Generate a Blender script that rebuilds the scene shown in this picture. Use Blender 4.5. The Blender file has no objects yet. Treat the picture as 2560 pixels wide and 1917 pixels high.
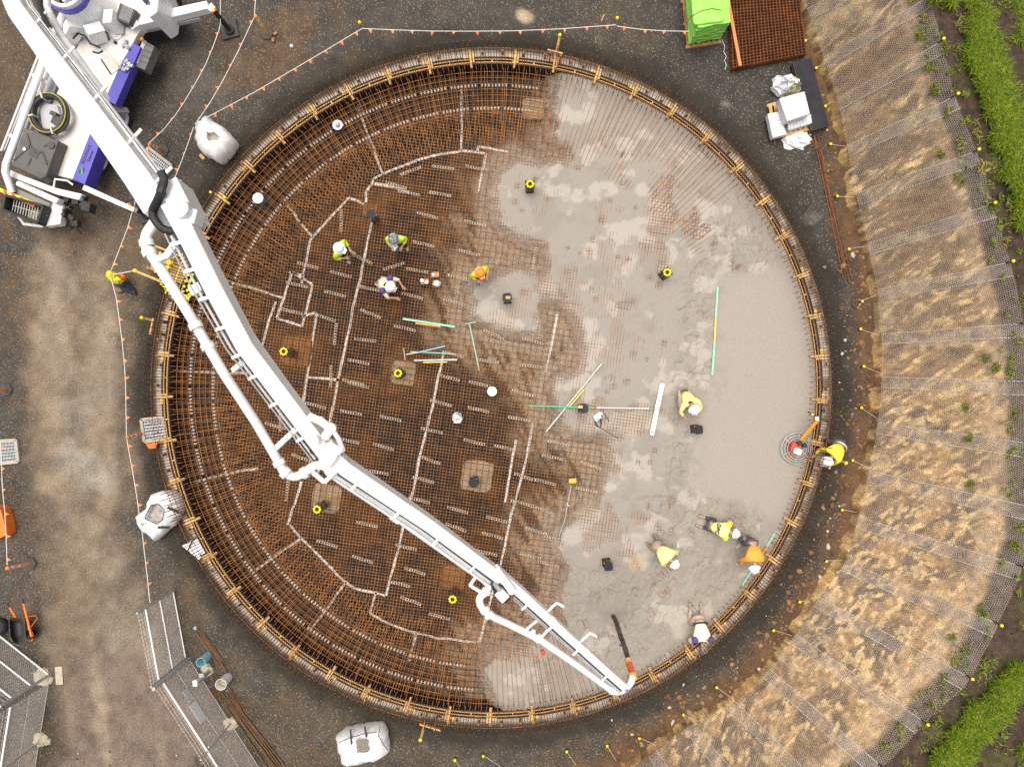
import bpy, bmesh, math, random
import numpy as np
from mathutils import Vector, Matrix
random.seed(7)
sc = bpy.context.scene
COL = sc.collection
R_ = math.radians
# ---------------------------------------------------------------- camera, sky, sun, exposure
H = 23.3                     # drone height above the ground (m)
cam_d = bpy.data.cameras.new("camera"); cam = bpy.data.objects.new("camera", cam_d); COL.objects.link(cam)
cam_d.sensor_width = 36; cam_d.lens = 25.0; cam_d.clip_end = 2000; cam_d.clip_start = 0.1
cam.location = (0, 0, H); cam.rotation_euler = (0, 0, 0)
sc.camera = cam
F = 2560 * 25.0 / 36
SUN_EL, SUN_AZ = 80, 330       # soft light from the upper left
w = bpy.data.worlds.new("World"); sc.world = w; w.use_nodes = True
nt = w.node_tree; bg = nt.nodes["Background"]
sky = nt.nodes.new("ShaderNodeTexSky"); sky.sky_type = 'NISHITA'; sky.sun_disc = False
sky.sun_elevation = R_(SUN_EL); sky.sun_rotation = R_(SUN_AZ); sky.air_density = 1.0; sky.dust_density = 4.0; sky.ozone_density = 0.6
hs = nt.nodes.new("ShaderNodeHueSaturation"); hs.inputs[1].default_value = .30   # overcast: nearly colourless cloud light
nt.links.new(sky.outputs[0], hs.inputs[4]); nt.links.new(hs.outputs[0], bg.inputs[0]); bg.inputs[1].default_value = 0.092
sl = bpy.data.lights.new("sun", 'SUN'); so = bpy.data.objects.new("sun", sl); COL.objects.link(so)
sl.energy = 1.8; sl.angle = R_(48); sl.color = (1.0, 0.92, 0.80)
so.rotation_euler = Vector((math.sin(R_(SUN_AZ)) * math.cos(R_(SUN_EL)), math.cos(R_(SUN_AZ)) * math.cos(R_(SUN_EL)), math.sin(R_(SUN_EL)))).to_track_quat('Z', 'Y').to_euler(); so.location = (0, 0, 40)
sc.view_settings.view_transform = 'Standard'; sc.view_settings.look = 'None'
sc.view_settings.exposure = 0.92; sc.view_settings.gamma = 1.0
sc.cycles.max_bounces = 5; sc.cycles.diffuse_bounces = 3; sc.cycles.glossy_bounces = 2; sc.cycles.use_denoising = False; sc.cycles.sample_clamp_indirect = 4

# ---------------------------------------------------------------- helpers
def P(px, py, z=0.0):
    s = (H - z) / F
    return Vector(((px - 1280) * s, (958.5 - py) * s, z))
def PS(pts, z=0.0): return [P(a, b, z) for a, b in pts]
def Q(pts): return [(a * 1.158, b * 1.158) for a, b in pts]     # points read on the 2211 px wide view

def _hash(xi, yi, seed):
    h = (xi * 374761393 + yi * 668265263 + seed * 974634211) & 0x7fffffff
    h = ((h ^ (h >> 13)) * 1274126177) & 0x7fffffff
    return ((h ^ (h >> 16)) & 0xffffff) / float(0xffffff)
def vnoise(x, y, seed=0):
    x = np.asarray(x, float); y = np.asarray(y, float)
    xi = np.floor(x).astype(np.int64); yi = np.floor(y).astype(np.int64)
    fx = x - xi; fy = y - yi; fx = fx * fx * (3 - 2 * fx); fy = fy * fy * (3 - 2 * fy)
    a = _hash(xi, yi, seed); b = _hash(xi + 1, yi, seed); c = _hash(xi, yi + 1, seed); d = _hash(xi + 1, yi + 1, seed)
    return (a + (b - a) * fx) * (1 - fy) + (c + (d - c) * fx) * fy
def fbm(x, y, o=4, seed=0):
    t = 0; amp = .5; n = 0
    for k in range(o):
        t = t + amp * vnoise(x * 2 ** k + 17.3 * k, y * 2 ** k - 9.1 * k, seed + k); n += amp; amp *= .5
    return t / n
def sstep(a, b, x):
    t = np.clip((np.asarray(x, float) - a) / (b - a), 0, 1); return t * t * (3 - 2 * t)
def sdist(x, y, poly):
    """distance to a closed outline, positive inside"""
    p = np.array(poly)[:, :2]; n = len(p); d = np.full(x.shape, 1e9); ins = np.zeros(x.shape, bool)
    for i in range(n):
        a = p[i]; b = p[(i + 1) % n]; e = b - a; L = e @ e + 1e-12
        t = np.clip(((x - a[0]) * e[0] + (y - a[1]) * e[1]) / L, 0, 1)
        d = np.minimum(d, (x - a[0] - t * e[0]) ** 2 + (y - a[1] - t * e[1]) ** 2)
        c = ((a[1] > y) != (b[1] > y)) & (x < (b[0] - a[0]) * (y - a[1]) / (b[1] - a[1] + 1e-12) + a[0])
        ins ^= c
    d = np.sqrt(d); return np.where(ins, d, -d)

def tag(o, label=None, cat=None, group=None, kind=None):
    if label: o['label'] = label
    if cat: o['category'] = cat
    if group: o['group'] = group
    if kind: o['kind'] = kind
    return o
def thing(name, label, cat, loc=(0, 0, 0), rz=0, group=None):
    o = bpy.data.objects.new(name, None); COL.objects.link(o); o.empty_display_size = .2
    o.location = loc; o.rotation_euler = (0, 0, rz)
    return tag(o, label, cat, group)
def copy_tree(o, parent=None):
    c = o.copy(); COL.objects.link(c)
    if parent: c.parent = parent
    for ch in list(o.children): copy_tree(ch, c)
    return c
def link(name, me, mats, parent=None):
    o = bpy.data.objects.new(name, me); COL.objects.link(o)
    for m in (mats if isinstance(mats, (list, tuple)) else [mats]): me.materials.append(m)
    if parent is not None: o.parent = parent
    return o
def np_mesh(name, V, Fq, smooth=False, col=None):
    V = np.asarray(V, np.float32); Fq = np.asarray(Fq, np.int32); me = bpy.data.meshes.new(name)
    n, k = Fq.shape
    me.vertices.add(len(V)); me.vertices.foreach_set("co", V.ravel())
    me.loops.add(n * k); me.loops.foreach_set("vertex_index", Fq.ravel())
    me.polygons.add(n); me.polygons.foreach_set("loop_start", np.arange(0, n * k, k, dtype=np.int32))
    if smooth: me.polygons.foreach_set("use_smooth", np.ones(n, bool))
    me.update(calc_edges=True)
    if col is not None:
        a = me.color_attributes.new("Col", 'FLOAT_COLOR', 'POINT')
        c = np.ones((len(V), 4), np.float32); c[:, :col.shape[1]] = col; a.data.foreach_set("color", c.ravel())
    return me
def bars(Pa, Qa, r, n=4, caps=False):
    """many straight bars at once -> V, F (quads)"""
    Pa = np.asarray(Pa, float); Qa = np.asarray(Qa, float); m = len(Pa)
    r = np.broadcast_to(np.asarray(r, float), (m,))
    d = Qa - Pa; d /= np.linalg.norm(d, axis=1, keepdims=True) + 1e-12
    up = np.where(np.abs(d[:, 2:3]) > .9, np.array([[1., 0, 0]]), np.array([[0, 0, 1.]]))
    u = np.cross(d, up); u /= np.linalg.norm(u, axis=1, keepdims=True); v = np.cross(d, u)
    V = np.zeros((m, 2 * n, 3))
    for k in range(n):
        a = 2 * math.pi * (k + .5) / n; off = (u * math.cos(a) + v * math.sin(a)) * r[:, None]
        V[:, k] = Pa + off; V[:, n + k] = Qa + off
    f = np.array([[k, (k + 1) % n, n + (k + 1) % n, n + k] for k in range(n)] + ([[0, 1, 2, 3], [7, 6, 5, 4]] if caps and n == 4 else []))
    Fq = (f[None] + (np.arange(m) * 2 * n)[:, None, None]).reshape(-1, 4)
    return V.reshape(-1, 3), Fq
def joinVF(L):
    V = []; Fs = []; o = 0
    for v, f in L: V.append(v); Fs.append(f + o); o += len(v)
    return np.concatenate(V), np.concatenate(Fs)
def dashed(pts, r, z_off=0): return [(pts[i], pts[i + 1]) for i in range(len(pts) - 1)]

class MB:
    """collects shapes, builds ONE mesh"""
    def __init__(s): s.v = []; s.f = []; s.m = []
    def add(s, V, Fc, mi=0):
        o = len(s.v); s.v += [tuple(x) for x in V]; s.f += [[i + o for i in q] for q in Fc]; s.m += [mi] * len(Fc); return s
    def box(s, c, size, rz=0, ry=0, rx=0, mi=0):
        M = Matrix.Translation(c) @ Matrix.Rotation(rz, 4, 'Z') @ Matrix.Rotation(ry, 4, 'Y') @ Matrix.Rotation(rx, 4, 'X')
        a, b, d = size[0] / 2, size[1] / 2, size[2] / 2
        V = [M @ Vector(p) for p in ((-a, -b, -d), (a, -b, -d), (a, b, -d), (-a, b, -d), (-a, -b, d), (a, -b, d), (a, b, d), (-a, b, d))]
        return s.add(V, [(3, 2, 1, 0), (4, 5, 6, 7), (0, 1, 5, 4), (1, 2, 6, 5), (2, 3, 7, 6), (3, 0, 4, 7)], mi)
    def beam(s, p, q, wd, h, mi=0, w2=None, h2=None):
        """box beam from p to q, width horizontal"""
        p = Vector(p); q = Vector(q); d = (q - p).normalized(); up = Vector((0, 0, 1)) if abs(d.z) < .95 else Vector((0, 1, 0))
        u = d.cross(up).normalized(); v = u.cross(d); w2 = w2 or wd; h2 = h2 or h
        V = [p - u * wd / 2 - v * h / 2, p + u * wd / 2 - v * h / 2, p + u * wd / 2 + v * h / 2, p - u * wd / 2 + v * h / 2,
             q - u * w2 / 2 - v * h2 / 2, q + u * w2 / 2 - v * h2 / 2, q + u * w2 / 2 + v * h2 / 2, q - u * w2 / 2 + v * h2 / 2]
        return s.add(V, [(3, 2, 1, 0), (4, 5, 6, 7), (0, 1, 5, 4), (1, 2, 6, 5), (2, 3, 7, 6), (3, 0, 4, 7)], mi)
    def tube(s, pts, r, n=8, mi=0, closed=False):
        pts = [Vector(p) for p in pts]; m = len(pts); rs = r if isinstance(r, (list, tuple)) else [r] * m
        V = []; Fc = []; u = None
        for i, p in enumerate(pts):
            a = pts[(i - 1) % m] if (i > 0 or closed) else p; b = pts[(i + 1) % m] if (i < m - 1 or closed) else p
            d = (b - a).normalized()
            if u is None:
                up = Vector((0, 0, 1)) if abs(d.z) < .9 else Vector((1, 0, 0)); u = d.cross(up).normalized()
            u = (u - d * u.dot(d)).normalized(); vv = d.cross(u)
            V += [p + (u * math.cos(2 * math.pi * k / n) + vv * math.sin(2 * math.pi * k / n)) * rs[i] for k in range(n)]
        rng = m if closed else m - 1
        for i in range(rng):
            a = i * n; b = ((i + 1) % m) * n
            Fc += [(a + k, b + k, b + (k + 1) % n, a + (k + 1) % n) for k in range(n)]
        if not closed: Fc += [tuple(range(n)), tuple(reversed(range((m - 1) * n, m * n)))]
        return s.add(V, Fc, mi)
    def prism(s, poly, z0, z1, mi=0, mi_side=None):
        """poly: list of xy(z ignored); top at z1, bottom at z0"""
        pts = [(p[0], p[1]) for p in poly]
        A = sum(pts[i][0] * pts[(i + 1) % len(pts)][1] - pts[(i + 1) % len(pts)][0] * pts[i][1] for i in range(len(pts)))
        if A < 0: pts = pts[::-1]
        n = len(pts); V = [(x, y, z0) for x, y in pts] + [(x, y, z1) for x, y in pts]
        s.add(V, [tuple(range(n, 2 * n)), tuple(reversed(range(n)))], mi)
        s.f += [[i + len(s.v) - 2 * n for i in (k, (k + 1) % n, n + (k + 1) % n, n + k)] for k in range(n)]
        s.m += [mi if mi_side is None else mi_side] * n; return s
    def cyl(s, c, r, h, n=16, mi=0, r2=None):
        r2 = r if r2 is None else r2; c = Vector(c)
        V = [c + Vector((r * math.cos(2 * math.pi * k / n), r * math.sin(2 * math.pi * k / n), 0)) for k in range(n)] + \
            [c + Vector((r2 * math.cos(2 * math.pi * k / n), r2 * math.sin(2 * math.pi * k / n), h)) for k in range(n)]
        return s.add(V, [tuple(reversed(range(n))), tuple(range(n, 2 * n))] + [(k, (k + 1) % n, n + (k + 1) % n, n + k) for k in range(n)], mi)
    def ball(s, c, r, nu=10, nv=6, mi=0, sc3=(1, 1, 1)):
        c = Vector(c); V = [c + Vector((0, 0, r * sc3[2]))]; Fc = []
        for j in range(1, nv):
            th = math.pi * j / nv
            for k in range(nu):
                ph = 2 * math.pi * k / nu
                V.append(c + Vector((r * sc3[0] * math.sin(th) * math.cos(ph), r * sc3[1] * math.sin(th) * math.sin(ph), r * sc3[2] * math.cos(th))))
        V.append(c - Vector((0, 0, r * sc3[2]))); last = len(V) - 1
        Fc += [(0, 1 + k, 1 + (k + 1) % nu) for k in range(nu)]
        for j in range(nv - 2):
            a = 1 + j * nu; b = a + nu
            Fc += [(a + k, b + k, b + (k + 1) % nu, a + (k + 1) % nu) for k in range(nu)]
        a = 1 + (nv - 2) * nu; Fc += [(last, a + (k + 1) % nu, a + k) for k in range(nu)]
        return s.add(V, Fc, mi)
    def lathe(s, c, prof, n=18, mi=0, axis=None):
        """prof: list of (r, z) about c; axis: direction of local z"""
        c = Vector(c); Rm = Vector((0, 0, 1)).rotation_difference(Vector(axis)).to_matrix() if axis is not None else Matrix.Identity(3)
        V = [c + Rm @ Vector((r * math.cos(2 * math.pi * k / n), r * math.sin(2 * math.pi * k / n), z)) for r, z in prof for k in range(n)]
        Fc = [(j * n + k, j * n + (k + 1) % n, (j + 1) * n + (k + 1) % n, (j + 1) * n + k) for j in range(len(prof) - 1) for k in range(n)]
        return s.add(V, Fc, mi)
    def build(s, name, mats, parent=None, smooth=False, bevel=0):
        me = bpy.data.meshes.new(name); me.from_pydata(s.v, [], s.f); me.update()
        o = link(name, me, mats, parent)
        me.polygons.foreach_set("material_index", s.m)
        if smooth:
            me.polygons.foreach_set("use_smooth", [True] * len(s.f))
            try: me.set_sharp_from_angle(angle=R_(45))
            except Exception: pass
        if bevel:
            b = o.modifiers.new("bevel", 'BEVEL'); b.width = bevel; b.segments = 2; b.limit_method = 'ANGLE'
        return o
# ---------------------------------------------------------------- materials
def nodes(name):
    m = bpy.data.materials.new(name); m.use_nodes = True; t = m.node_tree
    return m, t, t.nodes["Principled BSDF"]
def pm(name, c, c2=None, scale=6, rough=.6, bump=0, metal=0, detail=5, bscale=None, coat=0, stretch=None):
    """two-tone procedural material"""
    m, t, b = nodes(name); c2 = c2 or tuple(x * .8 for x in c)
    tc = t.nodes.new("ShaderNodeTexCoord"); n = t.nodes.new("ShaderNodeTexNoise"); n.inputs["Scale"].default_value = scale; n.inputs["Detail"].default_value = detail
    src = tc.outputs["Object"]
    if stretch:
        mp = t.nodes.new("ShaderNodeMapping"); mp.inputs["Scale"].default_value = stretch; t.links.new(src, mp.inputs[0]); src = mp.outputs[0]
    t.links.new(src, n.inputs[0])
    r = t.nodes.new("ShaderNodeValToRGB"); r.color_ramp.elements[0].position = .35; r.color_ramp.elements[1].position = .65
    r.color_ramp.elements[0].color = (*c, 1); r.color_ramp.elements[1].color = (*c2, 1)
    t.links.new(n.outputs[0], r.inputs[0]); t.links.new(r.outputs[0], b.inputs["Base Color"])
    b.inputs["Roughness"].default_value = rough; b.inputs["Metallic"].default_value = metal
    if coat: b.inputs["Coat Weight"].default_value = coat
    if bump:
        n2 = t.nodes.new("ShaderNodeTexNoise"); n2.inputs["Scale"].default_value = bscale or scale * 4; n2.inputs["Detail"].default_value = 4; t.links.new(src, n2.inputs[0])
        bp = t.nodes.new("ShaderNodeBump"); bp.inputs["Strength"].default_value = bump; bp.inputs["Distance"].default_value = .02
        t.links.new(n2.outputs[0], bp.inputs["Height"]); t.links.new(bp.outputs[0], b.inputs["Normal"])
    return m
def attr_mat(name, rough=.8, fine=30, amp=.5, bump=.3, specks=None, speck_col=(.4, .38, .35), speck_scale=28, bdist=.02):
    """vertex colour times fine noise; specks: threshold of pale stones, thinned by the alpha of the vertex colour"""
    m, t, b = nodes(name); L = t.links
    a = t.nodes.new("ShaderNodeVertexColor"); a.layer_name = "Col"
    tc = t.nodes.new("ShaderNodeTexCoord")
    n = t.nodes.new("ShaderNodeTexNoise"); n.inputs["Scale"].default_value = fine; n.inputs["Detail"].default_value = 6; n.inputs["Roughness"].default_value = .7
    L.new(tc.outputs["Object"], n.inputs[0])
    mr = t.nodes.new("ShaderNodeMapRange"); mr.inputs[1].default_value = .3; mr.inputs[2].default_value = .7; mr.inputs[3].default_value = 1 - amp; mr.inputs[4].default_value = 1 + amp
    L.new(n.outputs[0], mr.inputs[0])
    mx = t.nodes.new("ShaderNodeMix"); mx.data_type = 'RGBA'; mx.blend_type = 'MULTIPLY'; mx.inputs[0].default_value = 1
    L.new(a.outputs[0], mx.inputs[6]); L.new(mr.outputs[0], mx.inputs[7]); out = mx.outputs[2]
    hgt = n.outputs[0]
    if specks is not None:
        vo = t.nodes.new("ShaderNodeTexVoronoi"); vo.inputs["Scale"].default_value = speck_scale; L.new(tc.outputs["Object"], vo.inputs[0])
        se = t.nodes.new("ShaderNodeSeparateColor"); L.new(vo.outputs["Color"], se.inputs[0])
        g = t.nodes.new("ShaderNodeMath"); g.operation = 'SUBTRACT'; L.new(se.outputs[0], g.inputs[0])
        th = t.nodes.new("ShaderNodeMath"); th.operation = 'MULTIPLY_ADD'; th.inputs[1].default_value = -(1 - specks); th.inputs[2].default_value = 1.0
        L.new(a.outputs[1], th.inputs[0]); L.new(th.outputs[0], g.inputs[1])
        st = t.nodes.new("ShaderNodeMath"); st.operation = 'MULTIPLY'; st.inputs[1].default_value = 14; st.use_clamp = True; L.new(g.outputs[0], st.inputs[0])
        dd = t.nodes.new("ShaderNodeMath"); dd.operation = 'LESS_THAN'; dd.inputs[1].default_value = .42; L.new(vo.outputs["Distance"], dd.inputs[0])
        ml = t.nodes.new("ShaderNodeMath"); ml.operation = 'MULTIPLY'; L.new(st.outputs[0], ml.inputs[0]); L.new(dd.outputs[0], ml.inputs[1])
        m2 = t.nodes.new("ShaderNodeMix"); m2.data_type = 'RGBA'; L.new(ml.outputs[0], m2.inputs[0]); L.new(out, m2.inputs[6])
        hs = t.nodes.new("ShaderNodeMix"); hs.data_type = 'RGBA'; L.new(se.outputs[1], hs.inputs[0]); hs.inputs[6].default_value = (speck_col[0] * .4, speck_col[1] * .38, speck_col[2] * .36, 1); hs.inputs[7].default_value = (*speck_col, 1)
        L.new(hs.outputs[2], m2.inputs[7]); out = m2.outputs[2]
    L.new(out, b.inputs["Base Color"]); b.inputs["Roughness"].default_value = rough
    if bump:
        bp = t.nodes.new("ShaderNodeBump"); bp.inputs["Strength"].default_value = bump; bp.inputs["Distance"].default_value = bdist
        L.new(hgt, bp.inputs["Height"]); L.new(bp.outputs[0], b.inputs["Normal"])
    return m
def smat(name, r, g, b, **k): return pm(name, (r, g, b), tuple(x * .85 for x in (r, g, b)), **k)
M_rust = pm("rust_steel", (.21, .075, .022), (.11, .040, .014), scale=9, rough=.8)
M_rustb = pm("rust_stack", (.20, .062, .015), (.10, .032, .01), scale=5, rough=.85)
M_timber = pm("pine_timber", (.62, .40, .16), (.44, .26, .09), scale=4, rough=.7, stretch=(1, 6, 6))
M_timberd = pm("weathered_timber", (.36, .20, .085), (.22, .11, .045), scale=5, rough=.8, bump=.2)
M_ply = pm("ply_edge", (.70, .46, .17), (.50, .30, .11), scale=8, rough=.7)
M_formply = pm("black_formply", (.012, .011, .016), (.022, .020, .027), scale=3, rough=.5)
M_formply.node_tree.nodes["Principled BSDF"].inputs["Specular IOR Level"].default_value = .2
M_white = pm("white_paint", (.80, .80, .80), (.74, .74, .73), scale=1.2, rough=.35, coat=.3)
M_dwhite = pm("dusty_white_deck", (.78, .76, .72), (.58, .52, .45), scale=1.6, rough=.6)
M_lgrey = pm("light_grey_steel", (.45, .45, .46), (.36, .36, .37), scale=4, rough=.5)
M_galv = pm("galvanised_steel", (.48, .49, .50), (.36, .37, .38), scale=10, rough=.45, metal=.3)
M_black = pm("black_rubber", (.018, .018, .018), (.03, .029, .028), scale=8, rough=.7, bump=.2)
M_blackp = pm("black_plastic", (.05, .047, .045), (.035, .033, .03), scale=3, rough=.5)
M_blue = pm("blue_paint", (.055, .045, .36), (.07, .06, .42), scale=2, rough=.35)
M_orange = pm("orange_plastic", (.85, .20, .02), (.75, .15, .015), scale=4, rough=.5)
M_yellow = pm("yellow_plastic", (.85, .68, .01), (.75, .58, .01), scale=5, rough=.5)
M_red = pm("red_plastic", (.65, .05, .025), (.55, .035, .02), scale=5, rough=.5)
M_lime = pm("hi_vis_yellow", (.62, .82, .05), (.52, .72, .03), scale=6, rough=.7, bump=.3, bscale=12)
M_pyell = pm("pale_hi_vis_yellow", (.80, .78, .30), (.72, .70, .24), scale=6, rough=.7, bump=.3, bscale=12)
M_navy = pm("navy_cloth", (.018, .02, .04), (.03, .03, .055), scale=8, rough=.85)
M_gcloth = pm("grey_cloth", (.10, .09, .11), (.07, .065, .08), scale=8, rough=.85)
M_tancl = pm("tan_cloth", (.50, .40, .31), (.40, .31, .24), scale=8, rough=.85)
M_skin = pm("skin", (.50, .28, .19), (.45, .24, .16), scale=10, rough=.6)
M_helm = pm("white_helmet", (.82, .82, .84), (.78, .78, .80), scale=4, rough=.3)
M_boot = pm("muddy_boot", (.34, .29, .23), (.22, .18, .14), scale=10, rough=.9)
M_bag = pm("white_woven_bag", (.76, .75, .74), (.62, .61, .60), scale=5, rough=.6, bump=.5, bscale=7)
M_green = pm("lime_green_fabric", (.30, .68, .10), (.24, .58, .075), scale=4, rough=.65, bump=.4, bscale=9)
M_tape = pm("white_joint_tape", (.80, .76, .70), (.62, .56, .50), scale=6, rough=.6)
M_chair = pm("grey_plastic_chair", (.62, .56, .47), (.46, .41, .34), scale=20, rough=.7)
M_mint = pm("mint_paint", (.22, .50, .36), (.30, .50, .40), scale=8, rough=.6)
M_alum = pm("worn_aluminium", (.42, .41, .36), (.30, .30, .27), scale=12, rough=.5, metal=.2)
M_cbl = pm("light_blue_plastic", (.30, .60, .70), (.26, .52, .62), scale=4, rough=.4)
M_cement = pm("dried_cement", (.52, .45, .36), (.38, .32, .25), scale=9, rough=.95, bump=.6)
M_rope = smat("white_rope", .70, .66, .62, rough=.8)
M_purple = smat("purple_strap", .25, .10, .45, rough=.7)
# ================================================================= SETTING
CX, CY = -0.651, -0.137          # centre of the foundation
RF = 10.57                       # inner face of the formwork
def ringxy(r, a): return (CX + r * math.cos(a), CY + r * math.sin(a))
ZS = 0.10                        # finished slab level
ZM = 0.045                       # top mat
CONC = PS(Q([(1185,150),(1180,230),(1172,300),(1215,318),(1222,340),(1160,345),(1110,330),(1080,350),(1055,395),(1056,450),(1075,500),(1120,530),(1170,545),(1165,580),(1110,572),(1050,588),(1010,610),(1002,645),(1012,690),(1060,712),(1120,735),(1175,740),(1183,700),(1178,665),(1205,648),(1235,690),(1248,760),(1232,795),(1195,815),(1180,850),(1200,930),(1240,955),(1290,955),(1305,1000),(1285,1075),(1240,1110),(1200,1140),(1190,1180),(1212,1225),(1192,1290),(1205,1335),(1160,1365),(1110,1385),(1050,1405),(1030,1440),(1045,1500),(1090,1600),(1500,1750),(2000,1550),(2100,900),(1900,200),(1500,20),(1250,20)]), .05)
SMOOTH = PS(Q([(1548,590),(1640,585),(1745,535),(1850,540),(1850,1080),(1715,1085),(1690,1140),(1600,1092),(1480,1062),(1500,905),(1528,830),(1540,700)]), .1)
ROUGH = [PS(Q(p), .05) for p in ([(1465,560),(1560,560),(1560,830),(1490,1070),(1430,1050),(1450,800)], [(1310,1060),(1480,1040),(1700,1120),(1760,1100),(1700,1330),(1500,1480),(1330,1480),(1190,1290),(1230,1240),(1390,1210),(1440,1120)], [(1530,450),(1600,410),(1700,420),(1760,560),(1640,600),(1500,600)])]
def floor_z(r): return -.30 - .46 * sstep(8.35, 9.0, r)
def concrete_sd(x, y):
    d = sdist(x, y, CONC); return d + .20 + .20 * (fbm(x * 1.9, y * 1.9, 5, 5) - .5) * 2 + .07 * (fbm(x * 9, y * 9, 2, 6) - .5) * 2
# ---- ground
def col_mix(c, t, k): return c * (1 - k[..., None]) + np.array(t) * k[..., None]
nA = 1200
rr = np.concatenate([np.arange(11.0, 24, .085), np.geomspace(24.2, 400, 26)])
aa = np.arange(nA) * 2 * math.pi / nA
RR, AA = np.meshgrid(rr, aa, indexing='ij')
GX = CX + RR * np.cos(AA); GY = CY + RR * np.sin(AA)
wob = .12 * (fbm(AA * 9, RR * 0 + 1, 3, 3) - .5)
GZ = -.16 + .16 * sstep(11.12, 11.42, RR + wob) + .03 * (fbm(GX * .7, GY * .7, 3, 8) - .5) + .018 * (fbm(GX * 4, GY * 4, 3, 9) - .5)
gpx = GX * F / H + 1280; gpy = 958.5 - GY * F / H
C = np.zeros(RR.shape + (3,)) + np.array((.050, .042, .033))
n1 = fbm(GX * .5, GY * .5, 5, 21); n2 = fbm(GX * 1.7, GY * 1.7, 5, 22); n3 = fbm(GX * .25, GY * .25, 4, 23)
C = col_mix(C, (.068, .050, .030), .8 * sstep(.48, .62, n1))
C = col_mix(C, (.085, .050, .024), .65 * sstep(.55, .68, n2) * sstep(.5, .62, n3))
def blob(px, py, rx, ry, rot, col, k, edge=.5, rough=.5, seed=1):
    global C
    c, s = math.cos(R_(rot)), math.sin(R_(rot)); u = ((gpx - px) * c + (gpy - py) * s) / rx; v = (-(gpx - px) * s + (gpy - py) * c) / ry
    d = np.sqrt(u * u + v * v) + rough * (fbm(gpx / 55, gpy / 55, 5, seed) - .5) * 2
    C = col_mix(C, col, k * (1 - sstep(1 - edge, 1 + edge * .3, d)))
TAN = (.235, .175, .115)
blob(210, 1060, 160, 720, 2, (.12, .086, .056), .85, .5, .55, 31)
blob(120, 900, 60, 420, 0, TAN, .75, .6, .6, 32); blob(250, 1000, 55, 380, -2, TAN, .7, .6, .6, 33)
blob(150, 760, 120, 260, 0, (.15, .105, .065), .6, .7, .6, 39)
blob(140, 800, 50, 190, 3, (.27, .22, .16), .5, .9, 1.1, 131); blob(265, 900, 40, 160, -4, (.25, .205, .15), .5, .9, 1.1, 132); blob(330, 1640, 70, 90, 0, (.27, .225, .165), .55, .9, 1.1, 133); blob(200, 1330, 60, 120, 0, (.25, .2, .15), .45, .9, 1.2, 134)
blob(180, 1480, 95, 330, -4, TAN, .6, .6, .7, 34); blob(300, 1560, 90, 200, -10, (.21, .165, .12), .7, .6, .8, 35)
blob(190, 1080, 55, 180, 10, (.24, .205, .165), .45, .9, 1.2, 41); blob(160, 700, 50, 110, -30, (.20, .175, .145), .4, .9, 1.2, 42)
blob(230, 1170, 90, 60, 20, (.30, .27, .22), .5, .8, 1.0, 44)
blob(320, 1850, 190, 250, -12, (.145, .105, .080), .95, .25, .3, 36)
blob(255, 1800, 22, 200, -8, (.27, .21, .145), .7, .7, .5, 37); blob(400, 1850, 16, 120, -8, (.24, .185, .13), .6, .7, .5, 38)
blob(170, 1760, 12, 180, -7, (.20, .15, .1), .5, .7, .5, 48)
blob(380, 640, 90, 110, 0, (.115, .082, .046), .8, .35, .5, 40)
blob(680, 130, 190, 70, -35, (.100, .056, .026), .75, .6, .8, 43); blob(560, 110, 60, 130, -20, (.095, .056, .028), .6, .7, .8, 45)
blob(60, 160, 150, 200, 0, (.10, .062, .032), .6, .7, .8, 46); blob(500, 220, 110, 120, 0, (.105, .09, .075), .5, .8, .9, 47)
blob(450, 1500, 160, 120, 30, (.085, .06, .036), .5, .7, .9, 49); blob(90, 1400, 160, 180, 0, (.07, .05, .034), .6, .7, .9, 50)
blob(1310, 40, 26, 14, 30, (.45, .36, .24), .7, .6, .9, 51); blob(1820, 262, 22, 12, 20, (.42, .38, .34), .7, .6, 1, 52)
blob(2032, 545, 26, 14, -10, (.40, .36, .32), .7, .6, 1, 53); blob(2115, 910, 13, 24, 0, (.33, .29, .25), .8, .5, .6, 54)
blob(2117, 1130, 14, 20, 0, (.36, .33, .3), .6, .6, 1, 55)
# damp dark ring road and brown earth at the toe of the bank (right side)
dk = sstep(0, 900, gpx - 1250) * (1 - sstep(13.5, 16, RR)); C = col_mix(C, (.030, .027, .024), .75 * dk)
TOE = [(2010,0),(2060,140),(2100,290),(2130,430),(2165,610),(2187,690),(2200,830),(2202,930),(2197,1050),(2163,1170),(2150,1240),(2125,1340),(2095,1437),(2042,1490),(1995,1575),(1925,1655),(1840,1745),(1750,1810),(1640,1870),(1560,1917),(1300,2050)]
tw = np.array([tuple(P(a, b))[:2] for a, b in TOE]); td = np.full(RR.shape, 1e9)
for i in range(len(tw) - 1):
    a = tw[i]; e = tw[i + 1] - a; t_ = np.clip(((GX - a[0]) * e[0] + (GY - a[1]) * e[1]) / (e @ e), 0, 1)
    td = np.minimum(td, np.hypot(GX - a[0] - t_ * e[0], GY - a[1] - t_ * e[1]))
toe = 1 - sstep(.25, 1.25, td + .8 * (fbm(GX * 1.5, GY * 1.5, 4, 61) - .5)); C = col_mix(C, (.115, .058, .022), .9 * toe)
C = col_mix(C, (.060, .034, .016), .6 * toe * sstep(.5, .6, n2))
GZ += toe * .10 * fbm(GX * 2.5, GY * 2.5, 4, 62)
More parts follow.
